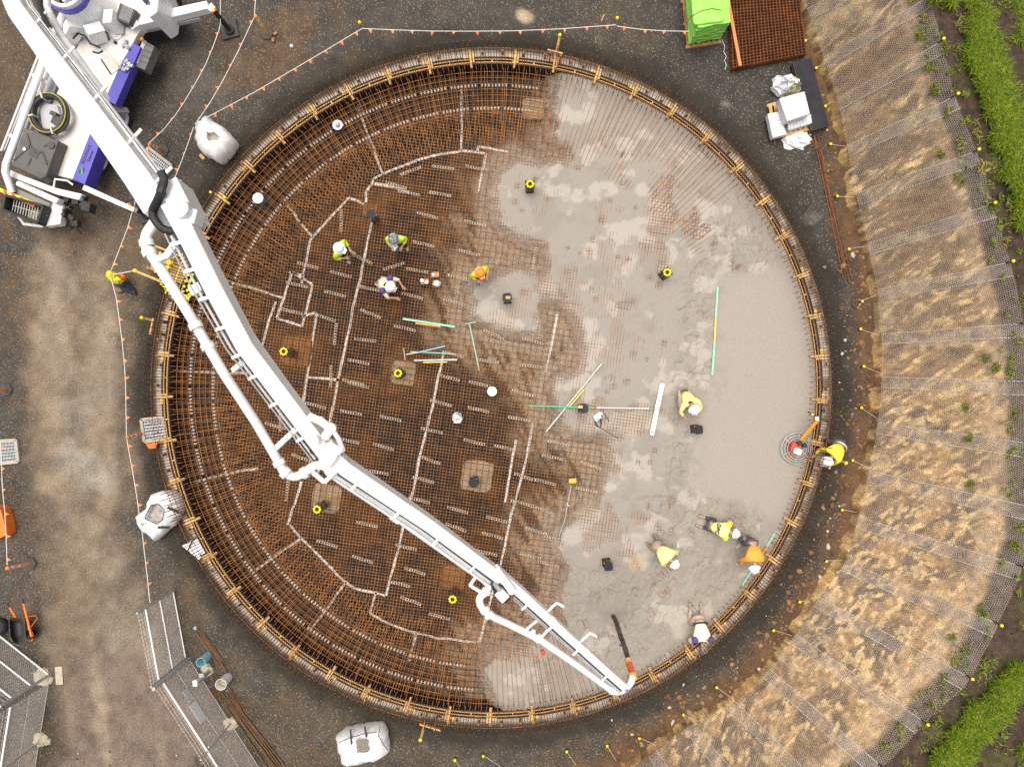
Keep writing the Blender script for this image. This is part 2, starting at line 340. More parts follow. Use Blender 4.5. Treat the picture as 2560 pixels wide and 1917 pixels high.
# disturbed damp soil on the excavation lip, its soft shading painted in
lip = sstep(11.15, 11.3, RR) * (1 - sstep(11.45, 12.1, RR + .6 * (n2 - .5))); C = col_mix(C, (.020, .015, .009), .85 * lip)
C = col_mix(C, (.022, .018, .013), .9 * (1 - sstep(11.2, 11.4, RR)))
C *= (.55 + .90 * fbm(GX * 3.2, GY * 3.2, 5, 63))[..., None]
lum = C[..., 0]; alpha = np.clip(1.0 - 3.6 * np.maximum(lum - .055, 0) - .8 * toe, .1, 1) * (1 - .9 * lip) * np.where(RR < 11.4, .1, 1)
alpha = alpha * (.35 + 1.1 * fbm(GX * .6, GY * .6, 4, 65))
cols = np.concatenate([C, np.clip(alpha, 0, 1)[..., None]], -1).reshape(-1, 4)
ni, nj = RR.shape; idx = np.arange(ni * nj).reshape(ni, nj); i0 = idx[:-1]; i1 = idx[1:]
Fg = np.stack([i0, i1, np.roll(i1, -1, 1), np.roll(i0, -1, 1)], -1).reshape(-1, 4)
M_ground = attr_mat("gravel_ground", rough=.92, fine=34, amp=.75, bump=.9, specks=.72, speck_col=(.30, .27, .235), speck_scale=31)
tag(link("ground", np_mesh("ground", np.stack([GX, GY, GZ], -1).reshape(-1, 3), Fg, True, cols), M_ground), kind='structure')

# ---- blinding strip outside the form
def annulus(r0, r1, z, n=360, z2=None, seg=4, jit=0):
    a = np.arange(n) * 2 * math.pi / n; rs = np.linspace(r0, r1, seg)
    Rm, Am = np.meshgrid(rs, a, indexing='ij'); Z = np.full(Rm.shape, z) if z2 is None else np.linspace(z, z2, seg)[:, None] + 0 * Rm
    X = CX + Rm * np.cos(Am); Y = CY + Rm * np.sin(Am)
    if jit: Z = Z + jit * (fbm(X * 3, Y * 3, 3, 71) - .5)
    ii = np.arange(seg * n).reshape(seg, n); a0 = ii[:-1]; a1 = ii[1:]
    return np.stack([X, Y, Z], -1).reshape(-1, 3), np.stack([a0, a1, np.roll(a1, -1, 1), np.roll(a0, -1, 1)], -1).reshape(-1, 4)
V, Fq = annulus(10.68, 11.18, -.115, 720, -.125, 8, .02)
rb = np.hypot(V[:, 0] - CX, V[:, 1] - CY); nb = fbm(V[:, 0] * 3, V[:, 1] * 3, 4, 72)
cb = col_mix(np.zeros((len(V), 3)) + np.array((.34, .30, .25)), (.05, .04, .028), sstep(11.0, 11.10, rb + .22 * (nb - .5)))
rgt = sstep(-2, 6, V[:, 0]); cb = col_mix(cb, (.09, .075, .06), rgt * .75 * sstep(.4, .6, nb))
tag(link("blinding_strip", np_mesh("blinding_strip", V, Fq, True, cb), attr_mat("blinding_concrete", rough=.9, fine=25, amp=.25, bump=.3)), kind='structure')

# ---- black plastic membrane with joint tape
gs = .075; xs = np.arange(CX - 10.7, CX + 10.71, gs); X, Y = np.meshgrid(xs, xs - CX + CY, indexing='ij'); rr_ = np.hypot(X - CX, Y - CY)
Z = floor_z(rr_) + .035 * (fbm(X * 3, Y * 3, 3, 81) - .5) + .03 * (np.abs(fbm(X * 1.3 + 2 * Y, Y * 5 - X, 3, 82) - .5))
cs = concrete_sd(X, Y)
PADS = [(741, 878, .98, 8, 'r'), (1008, 932, .80, 8, 't'), (1193, 1190, 1.02, 8, 't'), (815, 1245, .95, 8, 't'), (1133, 1445, .8, 8, 'r'), (1333, 272, .72, 0, 't'), (925, 525, .5, 8, 'r')]
Cm = np.zeros(X.shape + (3,)) + np.array((.013, .011, .011))
m1 = fbm(X * .8, Y * .8, 5, 83); m2 = fbm(X * 3.5, Y * 3.5, 4, 84)
Cm = col_mix(Cm, (.050, .025, .010), .6 * sstep(.50, .66, m1) * (.5 + .5 * sstep(.4, .6, m2)))
Cm = col_mix(Cm, (.085, .036, .011), .55 * sstep(.56, .66, m1) * (1 - sstep(8.6, 9.2, rr_)))
slur = sstep(-1.8, -.15, cs + 1.2 * (fbm(X * 1.1, Y * 1.1, 4, 85) - .5)) * np.where((Y < 5.6), 1, .25)
streak = fbm(X * 7 + Y * 4, (Y - .5 * X) * 1.0, 3, 86); slur = slur * (1 - .85 * sstep(.50, .62, streak) * (1 - sstep(-.3, .2, cs)))
Cm = col_mix(Cm, (.40, .305, .205), .92 * slur); Cm = col_mix(Cm, (.36, .31, .25), .8 * sstep(-.5, .0, cs))
for (px, py, sz, rot, kind) in PADS[:5] + PADS[6:]:
    p = P(px, py, -.3); d = np.maximum(abs(X - p.x), abs(Y - p.y)); 
    Cm = col_mix(Cm, (.16, .07, .02), .5 * (1 - sstep(.3, .9, d + .5 * (m2 - .5))))
mask = rr_ < 10.62; ii = np.arange(X.size).reshape(X.shape)
q = mask[:-1, :-1] & mask[1:, :-1] & mask[1:, 1:] & mask[:-1, 1:]
Fm = np.stack([ii[:-1, :-1], ii[1:, :-1], ii[1:, 1:], ii[:-1, 1:]], -1)[q]
used = np.unique(Fm); rm = np.full(X.size, -1); rm[used] = np.arange(len(used))
memb = thing("plastic_membrane", "black plastic membrane lining the pit under the reinforcing mesh", "plastic sheet")
ms = link("sheet", np_mesh("sheet", np.stack([X, Y, Z], -1).reshape(-1, 3)[used], rm[Fm], True, Cm.reshape(-1, 3)[used]), attr_mat("membrane_plastic", rough=.6, fine=14, amp=.35, bump=.25), memb)
bpy.data.materials["membrane_plastic"].node_tree.nodes["Principled BSDF"].inputs["Specular IOR Level"].default_value = .12
def zfl(x, y): return float(floor_z(np.hypot(x - CX, y - CY)))
TAPES = [[(872,494),(782,593),(775,602),(765,654),(756,686),(754,709)], [(872,494),(915,512),(938,522)], [(718,515),(782,593)], [(915,512),(915,480),(930,458),(934,446),(957,435),(994,420),(1046,399),(1092,387),(1156,378),(1194,380),(1215,384),(1208,420),(1197,480)],
 [(892,255),(921,339),(957,435)], [(1153,214),(1154,261),(1154,377)], [(1194,380),(1196,366),(1201,368),(1269,380)], [(936,461),(982,467),(1022,481)],
 [(930,550),(924,581),(910,648),(901,694),(886,752),(872,828),(857,894),(843,958),(825,1056),(811,1140),(790,1190)], [(753,1203),(738,1255),(718,1312)], [(731,680),(692,796),(756,816),(782,712),(731,680)], [(723,680),(762,689)], [(640,723),(708,745)], [(560,700),(640,723)],
 [(689,755),(672,802),(653,874),(646,930)], [(756,792),(789,781),(791,796),(783,842),(776,900),(765,958),(757,1010)], [(770,944),(820,947),(847,950)], [(1110,880),(1092,960),(1081,1018),(1063,1088),(1049,1145),(1037,1206),(1026,1253),(1008,1319),(994,1380),(978,1438),(965,1489)],
 [(965,1489),(930,1480),(883,1469),(863,1454),(844,1437),(802,1392),(753,1345),(725,1312)], [(941,1478),(925,1533),(959,1553),(1002,1570),(1040,1582),(1069,1588),(1092,1595),(1121,1595),(1162,1602),(1199,1604),(1214,1547),(1228,1495),(1249,1424),(1278,1288),(1306,1186),(1318,1134),(1332,1053)],
 [(864,1454),(811,1530),(776,1573)], [(1040,1582),(1023,1651)], [(753,1345),(640,1424)], [(645,1170),(560,1186),(475,1206)], [(445,927),(530,931),(619,933)], [(1394,784),(1380,855),(1364,930)], [(1263,1256),(1278,1160),(1290,1100)], [(690,1160),(720,1168),(740,1190)]]
for t in TAPES:
    mb = MB(); pts = [P(a, b, -.28) for a, b in t]; pts = [P(a, b, zfl(p.x, p.y) + .03) for (a, b), p in zip(t, pts)]
    wd = .080 if t[0] != (936, 461) else .12
    fine = []
    for i in range(len(pts) - 1):
        k = max(1, int((pts[i + 1] - pts[i]).length / .25))
        for j in range(k):
            p_ = pts[i].lerp(pts[i + 1], j / k); p_ = p_ + Vector((random.uniform(-.012, .012), random.uniform(-.012, .012), 0)); p_.z = zfl(p_.x, p_.y) + .03; fine.append(p_)
    fine.append(pts[-1])
    for i in range(len(fine) - 1):
        mb.beam(fine[i], fine[i + 1], wd * random.uniform(.8, 1.1), .012)
    mb.build("joint_tape", M_tape, memb)
# pads of blinding under the bolt cages
MPR = pm("rust_stained_pad", (.24, .105, .035), (.17, .07, .02), scale=3, rough=.9, bump=.3); MPT = pm("pale_concrete_pad", (.40, .32, .22), (.27, .20, .125), scale=3, rough=.9, bump=.3)
padlab = {741: "rust brown concrete pad under the yellow capped bolt cage nearest the boom", 1008: "tan concrete pad under the yellow capped bolt cage in the pit centre", 1193: "pale concrete pad under the black bolt cage between boom and wet concrete", 815: "tan concrete pad beneath the boom pipe bend", 1133: "rust brown concrete pad beside the thin end of the boom", 1333: "pale concrete pad at the top edge of the wet concrete", 925: "small rust stained pad under the dark bolt cage near two workers"}
for (px, py, sz, rot, kind) in PADS:
    z1 = -.20 if px != 1333 else -.5
    p = P(px, py, z1); mb = MB(); n = 24; poly = []
    for k in range(n):
        a = 2 * math.pi * k / n; e = (abs(math.cos(a)) ** 8 + abs(math.sin(a)) ** 8) ** (-1 / 8) * sz / 2 * random.uniform(.96, 1.03)
        a2 = a - R_(rot); poly.append((p.x + e * math.cos(a2), p.y + e * math.sin(a2)))
    mb.prism(poly, -.42 if px != 1333 else -.9, z1)
    tag(mb.build("concrete_pad", MPR if kind == 'r' else MPT, None, bevel=.03), padlab[px], "concrete pad", "concrete pads on the membrane")

# ---- wet concrete slab
gs = .036; xs = np.arange(-4.2, CX + 10.62, gs); ys = np.arange(CY - 10.62, CY + 10.62, gs); X, Y = np.meshgrid(xs, ys, indexing='ij'); r_ = np.hypot(X - CX, Y - CY)
cd = concrete_sd(X, Y); sm = sstep(-.1, .25, sdist(X, Y, SMOOTH) + .25 * (fbm(X * 2, Y * 2, 3, 91) - .5))
rg = np.zeros(X.shape)
for p in ROUGH: rg = np.maximum(rg, sstep(-.35, .35, sdist(X, Y, p) + .6 * (fbm(X * 1.3, Y * 1.3, 3, 92) - .5)))
fA = fbm(X * .9, Y * .9, 4, 93); fB = fbm(X * 4, Y * 4, 4, 94); rid = 1 - np.abs(fbm(X * 2.0 + .8 * fB, Y * 2.0 - Y * .2, 4, 95) - .5) * 2; rid2 = 1 - np.abs(fbm(X * 5 + 2 * fA, Y * 4, 3, 96) - .5) * 2
mid = ZM + .018 + .036 * (fA - .5) + .024 * (fB - .5) + .022 * sstep(.5, .62, fbm(X * .45, Y * .45, 3, 97)) - .036 * sstep(.56, .68, fbm(X * .8 + 5, Y * .8, 4, 98))
ringz = sstep(9.0, 9.4, r_); mid = mid - .002 * ringz
crk = sstep(.90, .985, 1 - np.abs(fbm(X * 1.5 + 1.5 * fA, Y * 1.5 + 1.2 * fB, 4, 103) - .5) * 2)
rough_h = ZS + .005 + .115 * (rid - .72) + .060 * (rid2 - .7) + .045 * (fB - .5) - .05 * crk
hgt = mid * (1 - rg) + rough_h * rg
rs = np.random.RandomState(4)
for k in range(85):
    px, py = rs.uniform(1250, 1760), rs.uniform(380, 1320); p = P(px, py, ZM); rd = rs.uniform(.05, .12); d2 = ((X - p.x) ** 2 + (Y - p.y) ** 2) / rd ** 2
    hgt = hgt - .05 * np.exp(-d2) * (1 - rg)
p = P(1530, 1522, .1); dp = np.hypot(X - p.x, Y - p.y) + .06 * (fB - .5); hgt = np.maximum(hgt, ZM - .03 + (.06 + .26 * np.clip(1 - dp / .62, 0, 1) + .03 * (fbm(X * 14, Y * 14, 2, 104) - .5)) * (1 - sstep(.50, .54, dp)))
hgt = hgt * (1 - sm) + (ZS + .004 * (fA - .5)) * sm
# hand-finished strip against the lower right form
edge = sstep(RF - .75, RF - .45, r_) * sstep(2, 5, X) * (1 - sstep(-2.5, -1.0, Y)); hgt = hgt * (1 - .8 * edge) + ZS * .8 * edge
toe_s = sstep(-.04, .62, cd) ** .6; fl = floor_z(r_); hgt = fl - .06 + (hgt - fl + .06) * toe_s
base = np.zeros(X.shape + (3,)) + np.array((.262, .231, .196))
base = col_mix(base, (.285, .252, .215), sm); base = col_mix(base, (.245, .215, .178), .7 * rg * sstep(.45, .6, fB))
base = col_mix(base, (.225, .198, .166), .7 * sstep(.55, .68, fbm(X * 1.1, Y * 1.1, 5, 99)) * (1 - sm)); base = col_mix(base, (.40, .36, .31), .6 * sstep(.56, .66, fbm(X * 1.6 + 9, Y * 1.6, 4, 101)) * (1 - sm))
base = col_mix(base, (.285, .25, .21), .6 * sm * sstep(.45, .7, fbm(X * .5, Y * 2.2, 4, 102)))
base = col_mix(base, (.38, .29, .20), .5 * (1 - toe_s))
p = P(1590, 1405, .05); base = col_mix(base, (.36, .26, .15), .7 * (1 - sstep(.1, .42, np.hypot(X - p.x, Y - p.y) + .3 * (fB - .5))))
keep = (r_ < RF + .01) & (cd > -.04); ii = np.arange(X.size).reshape(X.shape)
q = keep[:-1, :-1] & keep[1:, :-1] & keep[1:, 1:] & keep[:-1, 1:]
Fs = np.stack([ii[:-1, :-1], ii[1:, :-1], ii[1:, 1:], ii[:-1, 1:]], -1)[q]; used = np.unique(Fs); rm = np.full(X.size, -1); rm[used] = np.arange(len(used))
M_conc = attr_mat("wet_concrete", rough=.75, fine=34, amp=.14, bump=.35, bdist=.012)
slab = link("concrete_slab", np_mesh("concrete_slab", np.stack([X, Y, hgt], -1).reshape(-1, 3)[used], rm[Fs], True, base.reshape(-1, 3)[used]), M_conc)
tag(slab, "fresh grey concrete poured over half of the round foundation, rough and trowelled", "concrete slab")

# ---- reinforcement cage: orthogonal mats, ring beam cage, starter bars
cage = thing("reinforcement_cage", "round cage of rusty reinforcing mesh and upright starter bars", "reinforcement")
def rebar_mat(name):
    m, t, b = nodes(name); L = t.links
    a = t.nodes.new("ShaderNodeVertexColor"); a.layer_name = "Col"; tc = t.nodes.new("ShaderNodeTexCoord")
    n = t.nodes.new("ShaderNodeTexNoise"); n.inputs["Scale"].default_value = 3; n.inputs["Detail"].default_value = 5; L.new(tc.outputs["Object"], n.inputs[0])
    r = t.nodes.new("ShaderNodeValToRGB"); r.color_ramp.elements[0].position = .36; r.color_ramp.elements[1].position = .62
    r.color_ramp.elements[0].color = (.16, .072, .028, 1); r.color_ramp.elements[1].color = (.36, .150, .046, 1)
    L.new(n.outputs[0], r.inputs[0]); mx = t.nodes.new("ShaderNodeMix"); mx.data_type = 'RGBA'
    L.new(a.outputs[0], mx.inputs[0]); L.new(r.outputs[0], mx.inputs[6]); mx.inputs[7].default_value = (.36, .31, .255, 1)
    L.new(mx.outputs[2], b.inputs["Base Color"]); b.inputs["Roughness"].default_value = .85; return m
M_rebar = rebar_mat("rebar_rust_and_slurry")
def slurry(V):
    c = concrete_sd(V[:, 0], V[:, 1]); k = sstep(.05, .6, c) * (1 - .7 * sstep(.62, .70, fbm(V[:, 0] * 1.2, V[:, 1] * 1.2, 4, 111)))
    k = k * (V[:, 2] < .05); return np.repeat(k[:, None], 3, 1)
th0 = R_(-8.2); du = np.array([math.cos(th0), math.sin(th0), 0]); dv = np.array([-du[1], du[0], 0])
def mat_bars(Rm, pitch, z, dirn, off, r, seg=.5, wob=.006):
    Pa = []; Qa = []; d, e = (du, dv) if dirn == 0 else (dv, du)
    for o in np.arange(-Rm, Rm, pitch) + off:
        if abs(o) >= Rm: continue
        L = math.sqrt(Rm * Rm - o * o); k = max(2, int(2 * L / seg)); tt = np.linspace(-L, L, k)
        o2 = o + wob * (rs.uniform(-1, 1) + rs.uniform(-1, 1, k)); pts = np.array([CX, CY, z]) + tt[:, None] * d + np.asarray(o2)[:, None] * e; pts[:, 2] += rs.uniform(-.003, .003, k)
        Pa.append(pts[:-1]); Qa.append(pts[1:])
    return bars(np.concatenate(Pa), np.concatenate(Qa), r, 4)
RT = 9.12
V, Fq = joinVF([mat_bars(RT, .1, ZM, 0, 0, .0078), mat_bars(RT, .1, ZM + .008, 1, .03, .0078)])
link("top_mat", np_mesh("top_mat", V, Fq, False, slurry(V)), M_rebar, cage)
V, Fq = joinVF([mat_bars(8.6, .2, -.16, 0, .045, .0085), mat_bars(8.6, .2, -.175, 1, .07, .0085)])
M_rebd = pm("shaded_old_rust", (.085, .040, .017), (.15, .062, .02), scale=4, rough=.7)  # older rust, darkened for the dim light on the lower bars
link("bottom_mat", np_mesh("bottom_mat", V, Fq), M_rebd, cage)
def radial(n, r0, r1, z0, z1, r, ph=0, k=5, jit=.0):
    Pa = []; Qa = []
    for i in range(n):
        a = 2 * math.pi * (i + ph) / n + rs.uniform(-jit, jit); ra = r0 + rs.uniform(0, .35)
        t = np.linspace(0, 1, k); rad = ra + (r1 - ra) * t; pts = np.stack([CX + rad * math.cos(a), CY + rad * math.sin(a), z0 + (z1 - z0) * t], -1); Pa.append(pts[:-1]); Qa.append(pts[1:])
    return bars(np.concatenate(Pa), np.concatenate(Qa), r, 4)
def rings(radii, z, r, n=240):
    Pa = []; Qa = []
    for rad in radii:
        a = np.linspace(0, 2 * math.pi, n + 1); pts = np.stack([CX + rad * np.cos(a), CY + rad * np.sin(a), np.full(n + 1, z)], -1); Pa.append(pts[:-1]); Qa.append(pts[1:])
    return bars(np.concatenate(Pa), np.concatenate(Qa), r, 4)
NST = 372
V, Fq = joinVF([radial(NST, 7.7, 10.45, ZM + .03, ZM + .03, .0095, 0, 6, .002), radial(NST // 2, 8.2, 10.45, ZM + .01, ZM + .01, .009, .3, 6, .003)])
link("radial_bars", np_mesh("radial_bars", V, Fq, False, slurry(V)), M_rebar, cage)
V, Fq = rings(np.arange(9.0, 10.5, .19), ZM - .012, .0115); link("top_ring_bars", np_mesh("top_ring_bars", V, Fq, False, slurry(V)), M_rebar, cage)
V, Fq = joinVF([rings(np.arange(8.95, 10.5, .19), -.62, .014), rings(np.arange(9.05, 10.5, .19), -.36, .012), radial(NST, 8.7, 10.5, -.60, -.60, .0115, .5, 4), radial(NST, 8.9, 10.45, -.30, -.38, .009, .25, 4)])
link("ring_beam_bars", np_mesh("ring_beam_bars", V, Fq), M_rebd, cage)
V, Fq = rings([10.37, 10.52], 1.30, .010, 360); link("tie_ring", np_mesh("tie_ring", V, Fq, False, slurry(V)), M_rebar, cage)
V, Fq = rings([10.37, 10.52], .55, .009, 360); link("tie_ring", np_mesh("tie_ring", V, Fq, False, slurry(V)), M_rebar, cage)
rest = []; cand = []
for i in range(NST):
    for row, rad in ((0, 10.37), (1, 10.52)):
        a = 2 * math.pi * (i + .5 * row) / NST + rs.uniform(-.0012, .0012); x, y = ringxy(rad + rs.uniform(-.012, .012), a); lean = rs.uniform(-.02, .02, 2); top = 1.80 + rs.uniform(-.05, .06) - (.06 if row == 0 else 0)
        vf = bars([(x, y, -.6), (x, y, .16)], [(x, y, .16), (x + lean[0], y + lean[1], top)], .0132, 4, True); (cand if row == 1 else rest).append((vf, a))
step = [k for k in range(NST) if k % 17 in (0, 3, 7, 10, 14)][:100]
ss = set(step)
for k, (vf, a) in enumerate(cand):
    if k in ss: link("starter_bar", np_mesh("starter_bar", vf[0], vf[1], False, slurry(vf[0])), M_rebar, cage)
    else: rest.append((vf, a))
V, Fq = joinVF([x[0] for x in rest]); tag(link("starter_bars", np_mesh("starter_bars", V, Fq, False, slurry(V)), M_rebar, cage), kind='stuff')

# ---- formwork: two plywood rings, black form strip, brackets and pegs
form = thing("ring_formwork", "circular plywood edge form with pale ply edges and a black outer strip", "formwork", (0, 0, 0))
def hoop(r0, r1, z0, z1, n=360, mats=None, name="", a0=0):
    a = np.arange(n) * 2 * math.pi / n; ca, sa = np.cos(a), np.sin(a)
    ring = lambda r, z: np.stack([CX + r * ca, CY + r * sa, np.full(n, z)], -1)
    V = np.concatenate([ring(r0, z0), ring(r0, z1), ring(r1, z1), ring(r1, z0)]); i = np.arange(n); j = (i + 1) % n; Fs = []
    for k in range(4):
        a_ = k * n; b_ = ((k + 1) % 4) * n; Fs.append(np.stack([a_ + i, a_ + j, b_ + j, b_ + i], -1))
    return V, np.concatenate(Fs)
def hoop_part(name, r0, r1, z0, z1, m): 
    V, Fq = hoop(r0, r1, z0, z1); return link(name, np_mesh(name, V, Fq), m, form)
for nm_, r0_, r1_, z0_, z1_ in (("inner_ply_ring", RF, RF + .030, -.70, .165), ("outer_ply_ring", RF + .10, RF + .125, -.11, .16)):
    V, Fq = hoop(r0_, r1_, z0_, z1_); me = np_mesh(nm_, V, Fq); o = link(nm_, me, [M_ply, M_formply], form)
    mi_ = np.ones(len(Fq), np.int32); mi_[360:720] = 0; me.polygons.foreach_set("material_index", mi_)
hoop_part("black_form_strip", RF + .128, RF + .225, -.09, .10, M_formply)
spc = MB().box((0, 0, 0), (.064, .035, .06)).build("ply_spacer", M_ply, form)
for k in range(98):
    o = spc if k == 0 else spc.copy()
    if k: COL.objects.link(o)
    a = 2 * math.pi * (k + .5) / 98; x, y = ringxy(RF + .0645, a); o.location = (x, y, .12); o.rotation_euler = (0, 0, a)
NB = 49; a00 = math.atan2(969 - 151, 1179 - 1230)
br = thing("form_bracket", "timber bracket of crossed offcuts nailed over the ring formwork", "timber bracket", (0, 0, 0), 0, "timber brackets round the ring form")
mb = MB(); mb.box((.02, 0, .195), (.52, .075, .05)); mb.build("cross_bar", M_timber, br, bevel=.004)
mb = MB(); mb.box((.10, -.082, .19), (.34, .07, .045)); mb.build("side_bar", M_timber, br, bevel=.004)
mb = MB(); mb.box((.16, .06, .135), (.085, .34, .045)); mb.build("packer", M_timber, br, bevel=.004)
mb = MB(); mb.box((.33, .02, .02), (.10, .09, .30)); mb.build("stake", M_timberd, br, bevel=.004)
for k in range(NB):
    o = br if k == 0 else copy_tree(br); a = a00 + 2 * math.pi * k / NB + rs.uniform(-.004, .004); x, y = ringxy(RF + .06 + rs.uniform(-.03, .03), a); o.location = (x, y, 0); o.rotation_euler = (0, 0, a + rs.uniform(-.07, .07))
pegm = MB().box((0, 0, .03), (.055, .075, .36)).build("timber_peg", M_timberd, None, bevel=.004)
tag(pegm, "short timber peg driven outside the ring form between brackets", "timber peg", "timber pegs outside the ring form")
first = True
for k in range(NB * 2):
    if k % 2 == 0 and rs.rand() < .35: continue
    a = a00 + 2 * math.pi * (k / 2 + (.27 if k % 2 == 0 else .24)) / NB + rs.uniform(-.012, .012); x, y = ringxy(RF + .38 + rs.uniform(-.03, .06), a)
    o = pegm if first else pegm.copy(); 
    if not first: COL.objects.link(o)
    first = False; o.location = (x, y, -.08 + rs.uniform(-.04, .04)); o.rotation_euler = (rs.uniform(-.15, .15), rs.uniform(-.3, .1), a + rs.uniform(-.15, .15))
# ================================================================= NETTED BANK, BERM, PLANTS
SEAMS = [((1960,-60),(1990,-90)),((2015,25),(2070,0)),((2057,145),(2255,0)),((2090,250),(2350,105)),((2115,365),(2388,240)),((2137,485),(2440,378)),((2166,610),(2480,510)),((2190,725),(2525,655)),((2200,835),(2556,808)),((2201,942),(2572,953)),((2192,1055),(2575,1108)),((2170,1175),(2572,1265)),((2143,1290),(2556,1415)),((2110,1400),(2497,1559)),((2045,1490),(2425,1692)),((1987,1582),(2314,1805)),((1923,1669),(2205,1915)),((1837,1750),(2010,1940)),((1732,1805),(1850,1950)),((1642,1872),(1700,1960)),((1560,1925),(1590,2010))]
CREST = [(2262,-90),(2270,0),(2280,60),(2315,210),(2330,330),(2385,500),(2440,610),(2480,740),(2495,860),(2512,960),(2526,1120),(2529,1230),(2490,1350),(2440,1480),(2360,1600),(2280,1745),(2180,1840),(2080,1905),(1900,1990),(1750,2010),(1640,2050)]
# the far ends of the first and last seams run on beyond the picture
TOPS = [(2290,-220),(2300,-110),(2325,-10),(2352,104),(2388,240),(2440,378),(2480,510),(2525,655),(2556,808),(2572,953),(2575,1108),(2572,1265),(2556,1415),(2497,1559),(2425,1692),(2314,1805),(2205,1915),(2080,1985),(1950,2060),(1800,2110),(1680,2160)]
CRS = []
for k, (t_, c_) in enumerate(zip(TOPS, SEAMS)):
    # crest lies about 84 per cent of the way from toe to net end
    b_ = c_[0]; best = None
    CRS.append((b_[0] + (t_[0] - b_[0]) * .845, b_[1] + (t_[1] - b_[1]) * .845))
ZB, ZC, ZT = .32, 2.9, 3.15
B3 = np.array([tuple(P(*s[0], ZB)) for s in SEAMS]); C3 = np.array([tuple(P(*c, ZC)) for c in CRS]); T3 = np.array([tuple(P(*t, ZT)) for t in TOPS])
n_ = len(SEAMS)
def cub(A, t):
    t = np.clip(t, 0, n_ - 1.0001); i = np.floor(t).astype(int); f = (t - i)[..., None]; g = lambda k: A[np.clip(i + k, 0, n_ - 1)]
    p0, p1, p2, p3 = g(-1), g(0), g(1), g(2)
    return .5 * (2 * p1 + (p2 - p0) * f + (2 * p0 - 5 * p1 + 4 * p2 - p3) * f * f + (3 * p1 - p0 - 3 * p2 + p3) * f ** 3)
def bank(t, v):
    """v: 0 toe of the net, .845 crest, 1 end of the net; beyond 1 the berm"""
    b, c, tt = cub(B3, t), cub(C3, t), cub(T3, t); v = v[..., None]
    k1 = np.clip(v / .845, 0, 1); lo = b + (c - b) * k1; k2 = np.clip((v - .845) / .155, 0, 60); hi = c + (tt - c) * k2
    out = np.where(v < .845, lo, hi); out[..., 2] = np.where(v[..., 0] > 1, np.minimum(ZT + .25 * (v[..., 0] - 1), ZT + .8), out[..., 2])
    rnd = .16 * np.exp(-((v[..., 0] - .845) / .10) ** 2); out[..., 2] -= rnd
    return out
def lumps(X, Y, v):
    ang = X * .70 + Y * .71; per = -X * .71 + Y * .70
    a = fbm(ang * 1.1, per * 3.2, 5, 121) - .5; b = fbm(ang * 3.5, per * 9, 3, 122) - .5; cl = fbm(X * 1.1, Y * 1.1, 4, 123) - .5
    k = sstep(-.02, .08, v) * (1 - .55 * sstep(.84, .95, v))
    return (.26 * a + .10 * b + .22 * cl) * k
tv = np.linspace(0, n_ - 1, 900); vv_ = np.concatenate([np.linspace(-.012, 1, 190), np.linspace(1.01, 2.2, 120), np.geomspace(2.25, 40, 18)])
Tm, Vm = np.meshgrid(tv, vv_, indexing='ij'); S = bank(Tm, np.maximum(Vm, 0))
nl = lumps(S[..., 0], S[..., 1], Vm); S[..., 2] += nl
S[..., 2] += np.where(Vm > 1, .10 * (fbm(S[..., 0] * 2, S[..., 1] * 2, 4, 124) - .5), 0)
# the toe drops steeply to the ground as a sandy lip
tl = (fbm(Tm * 3.1, Tm * 0 + 3, 4, 125) - .5)
out_b = bank(Tm[:, :1], np.zeros((900, 1))) - bank(Tm[:, :1], np.full((900, 1), .1)); out_b[..., 2] = 0; out_b /= np.linalg.norm(out_b, axis=-1, keepdims=True)
low = np.clip(-Vm / .012, 0, 1); S += out_b * (low * (.10 + .55 * np.clip(tl, -.1, .5)))[..., None]; S[..., 2] = np.where(Vm < 0, S[..., 2] * (1 - low) - .06 * low, S[..., 2])
X, Y = S[..., 0], S[..., 1]; ang = X * .70 + Y * .71; per = -X * .71 + Y * .70
pt0 = fbm(X * .8, Y * .8, 3, 138); st1 = fbm(ang * 1.5 + 2 * pt0, per * 4.5 + 3 * pt0, 5, 131); st2 = fbm(ang * 4.5 + 2 * pt0, per * 13 + 3 * pt0, 4, 132); pt = fbm(X * .9, Y * .9, 5, 133); big = fbm(X * .33, Y * .33, 4, 134)
gold = np.clip(sstep(8.5, -5.0, Y) * .70 + .50 * (big - .5) * 2 + .38, 0, 1)
Cb = np.zeros(S.shape) + np.array((.185, .108, .046))
Cb = col_mix(Cb, (.095, .068, .048), .8 * sstep(.53, .66, pt) * (1 - .5 * gold)); Cb = col_mix(Cb, (.034, .027, .023), .75 * sstep(.58, .66, st1) * (1 - .4 * gold))
Cb = col_mix(Cb, (.44, .26, .10), .85 * gold * sstep(.40, .58, st1)); Cb = col_mix(Cb, (.66, .46, .21), .9 * sstep(.54, .64, st2) * sstep(.42, .58, pt * .5 + .5 * st1 + .12 * gold))
Cb = col_mix(Cb, (.20, .095, .040), .55 * sstep(.55, .66, big)); Cb = col_mix(Cb, (.48, .36, .19), .6 * sstep(.64, .72, fbm(X * 1.6, Y * 1.6, 4, 135)))
ridge = np.exp(-((Vm - .80 + .10 * (pt - .5)) / .07) ** 2); Cb = col_mix(Cb, (.44, .30, .165), .75 * ridge * gold)
soil = sstep(.84, .90, Vm + .05 * (pt - .5)); Cb = col_mix(Cb, (.062, .038, .027), .92 * soil); Cb = col_mix(Cb, (.10, .068, .05), .6 * soil * sstep(.55, .66, st2)); Cb = col_mix(Cb, (.040, .022, .014), .7 * sstep(.97, 1.03, Vm))
gr_b = sstep(1.0, 1.15, Vm) * sstep(.46, .60, fbm(X * .8, Y * .8, 4, 136)); Cb = col_mix(Cb, (.060, .070, .012), .5 * gr_b)
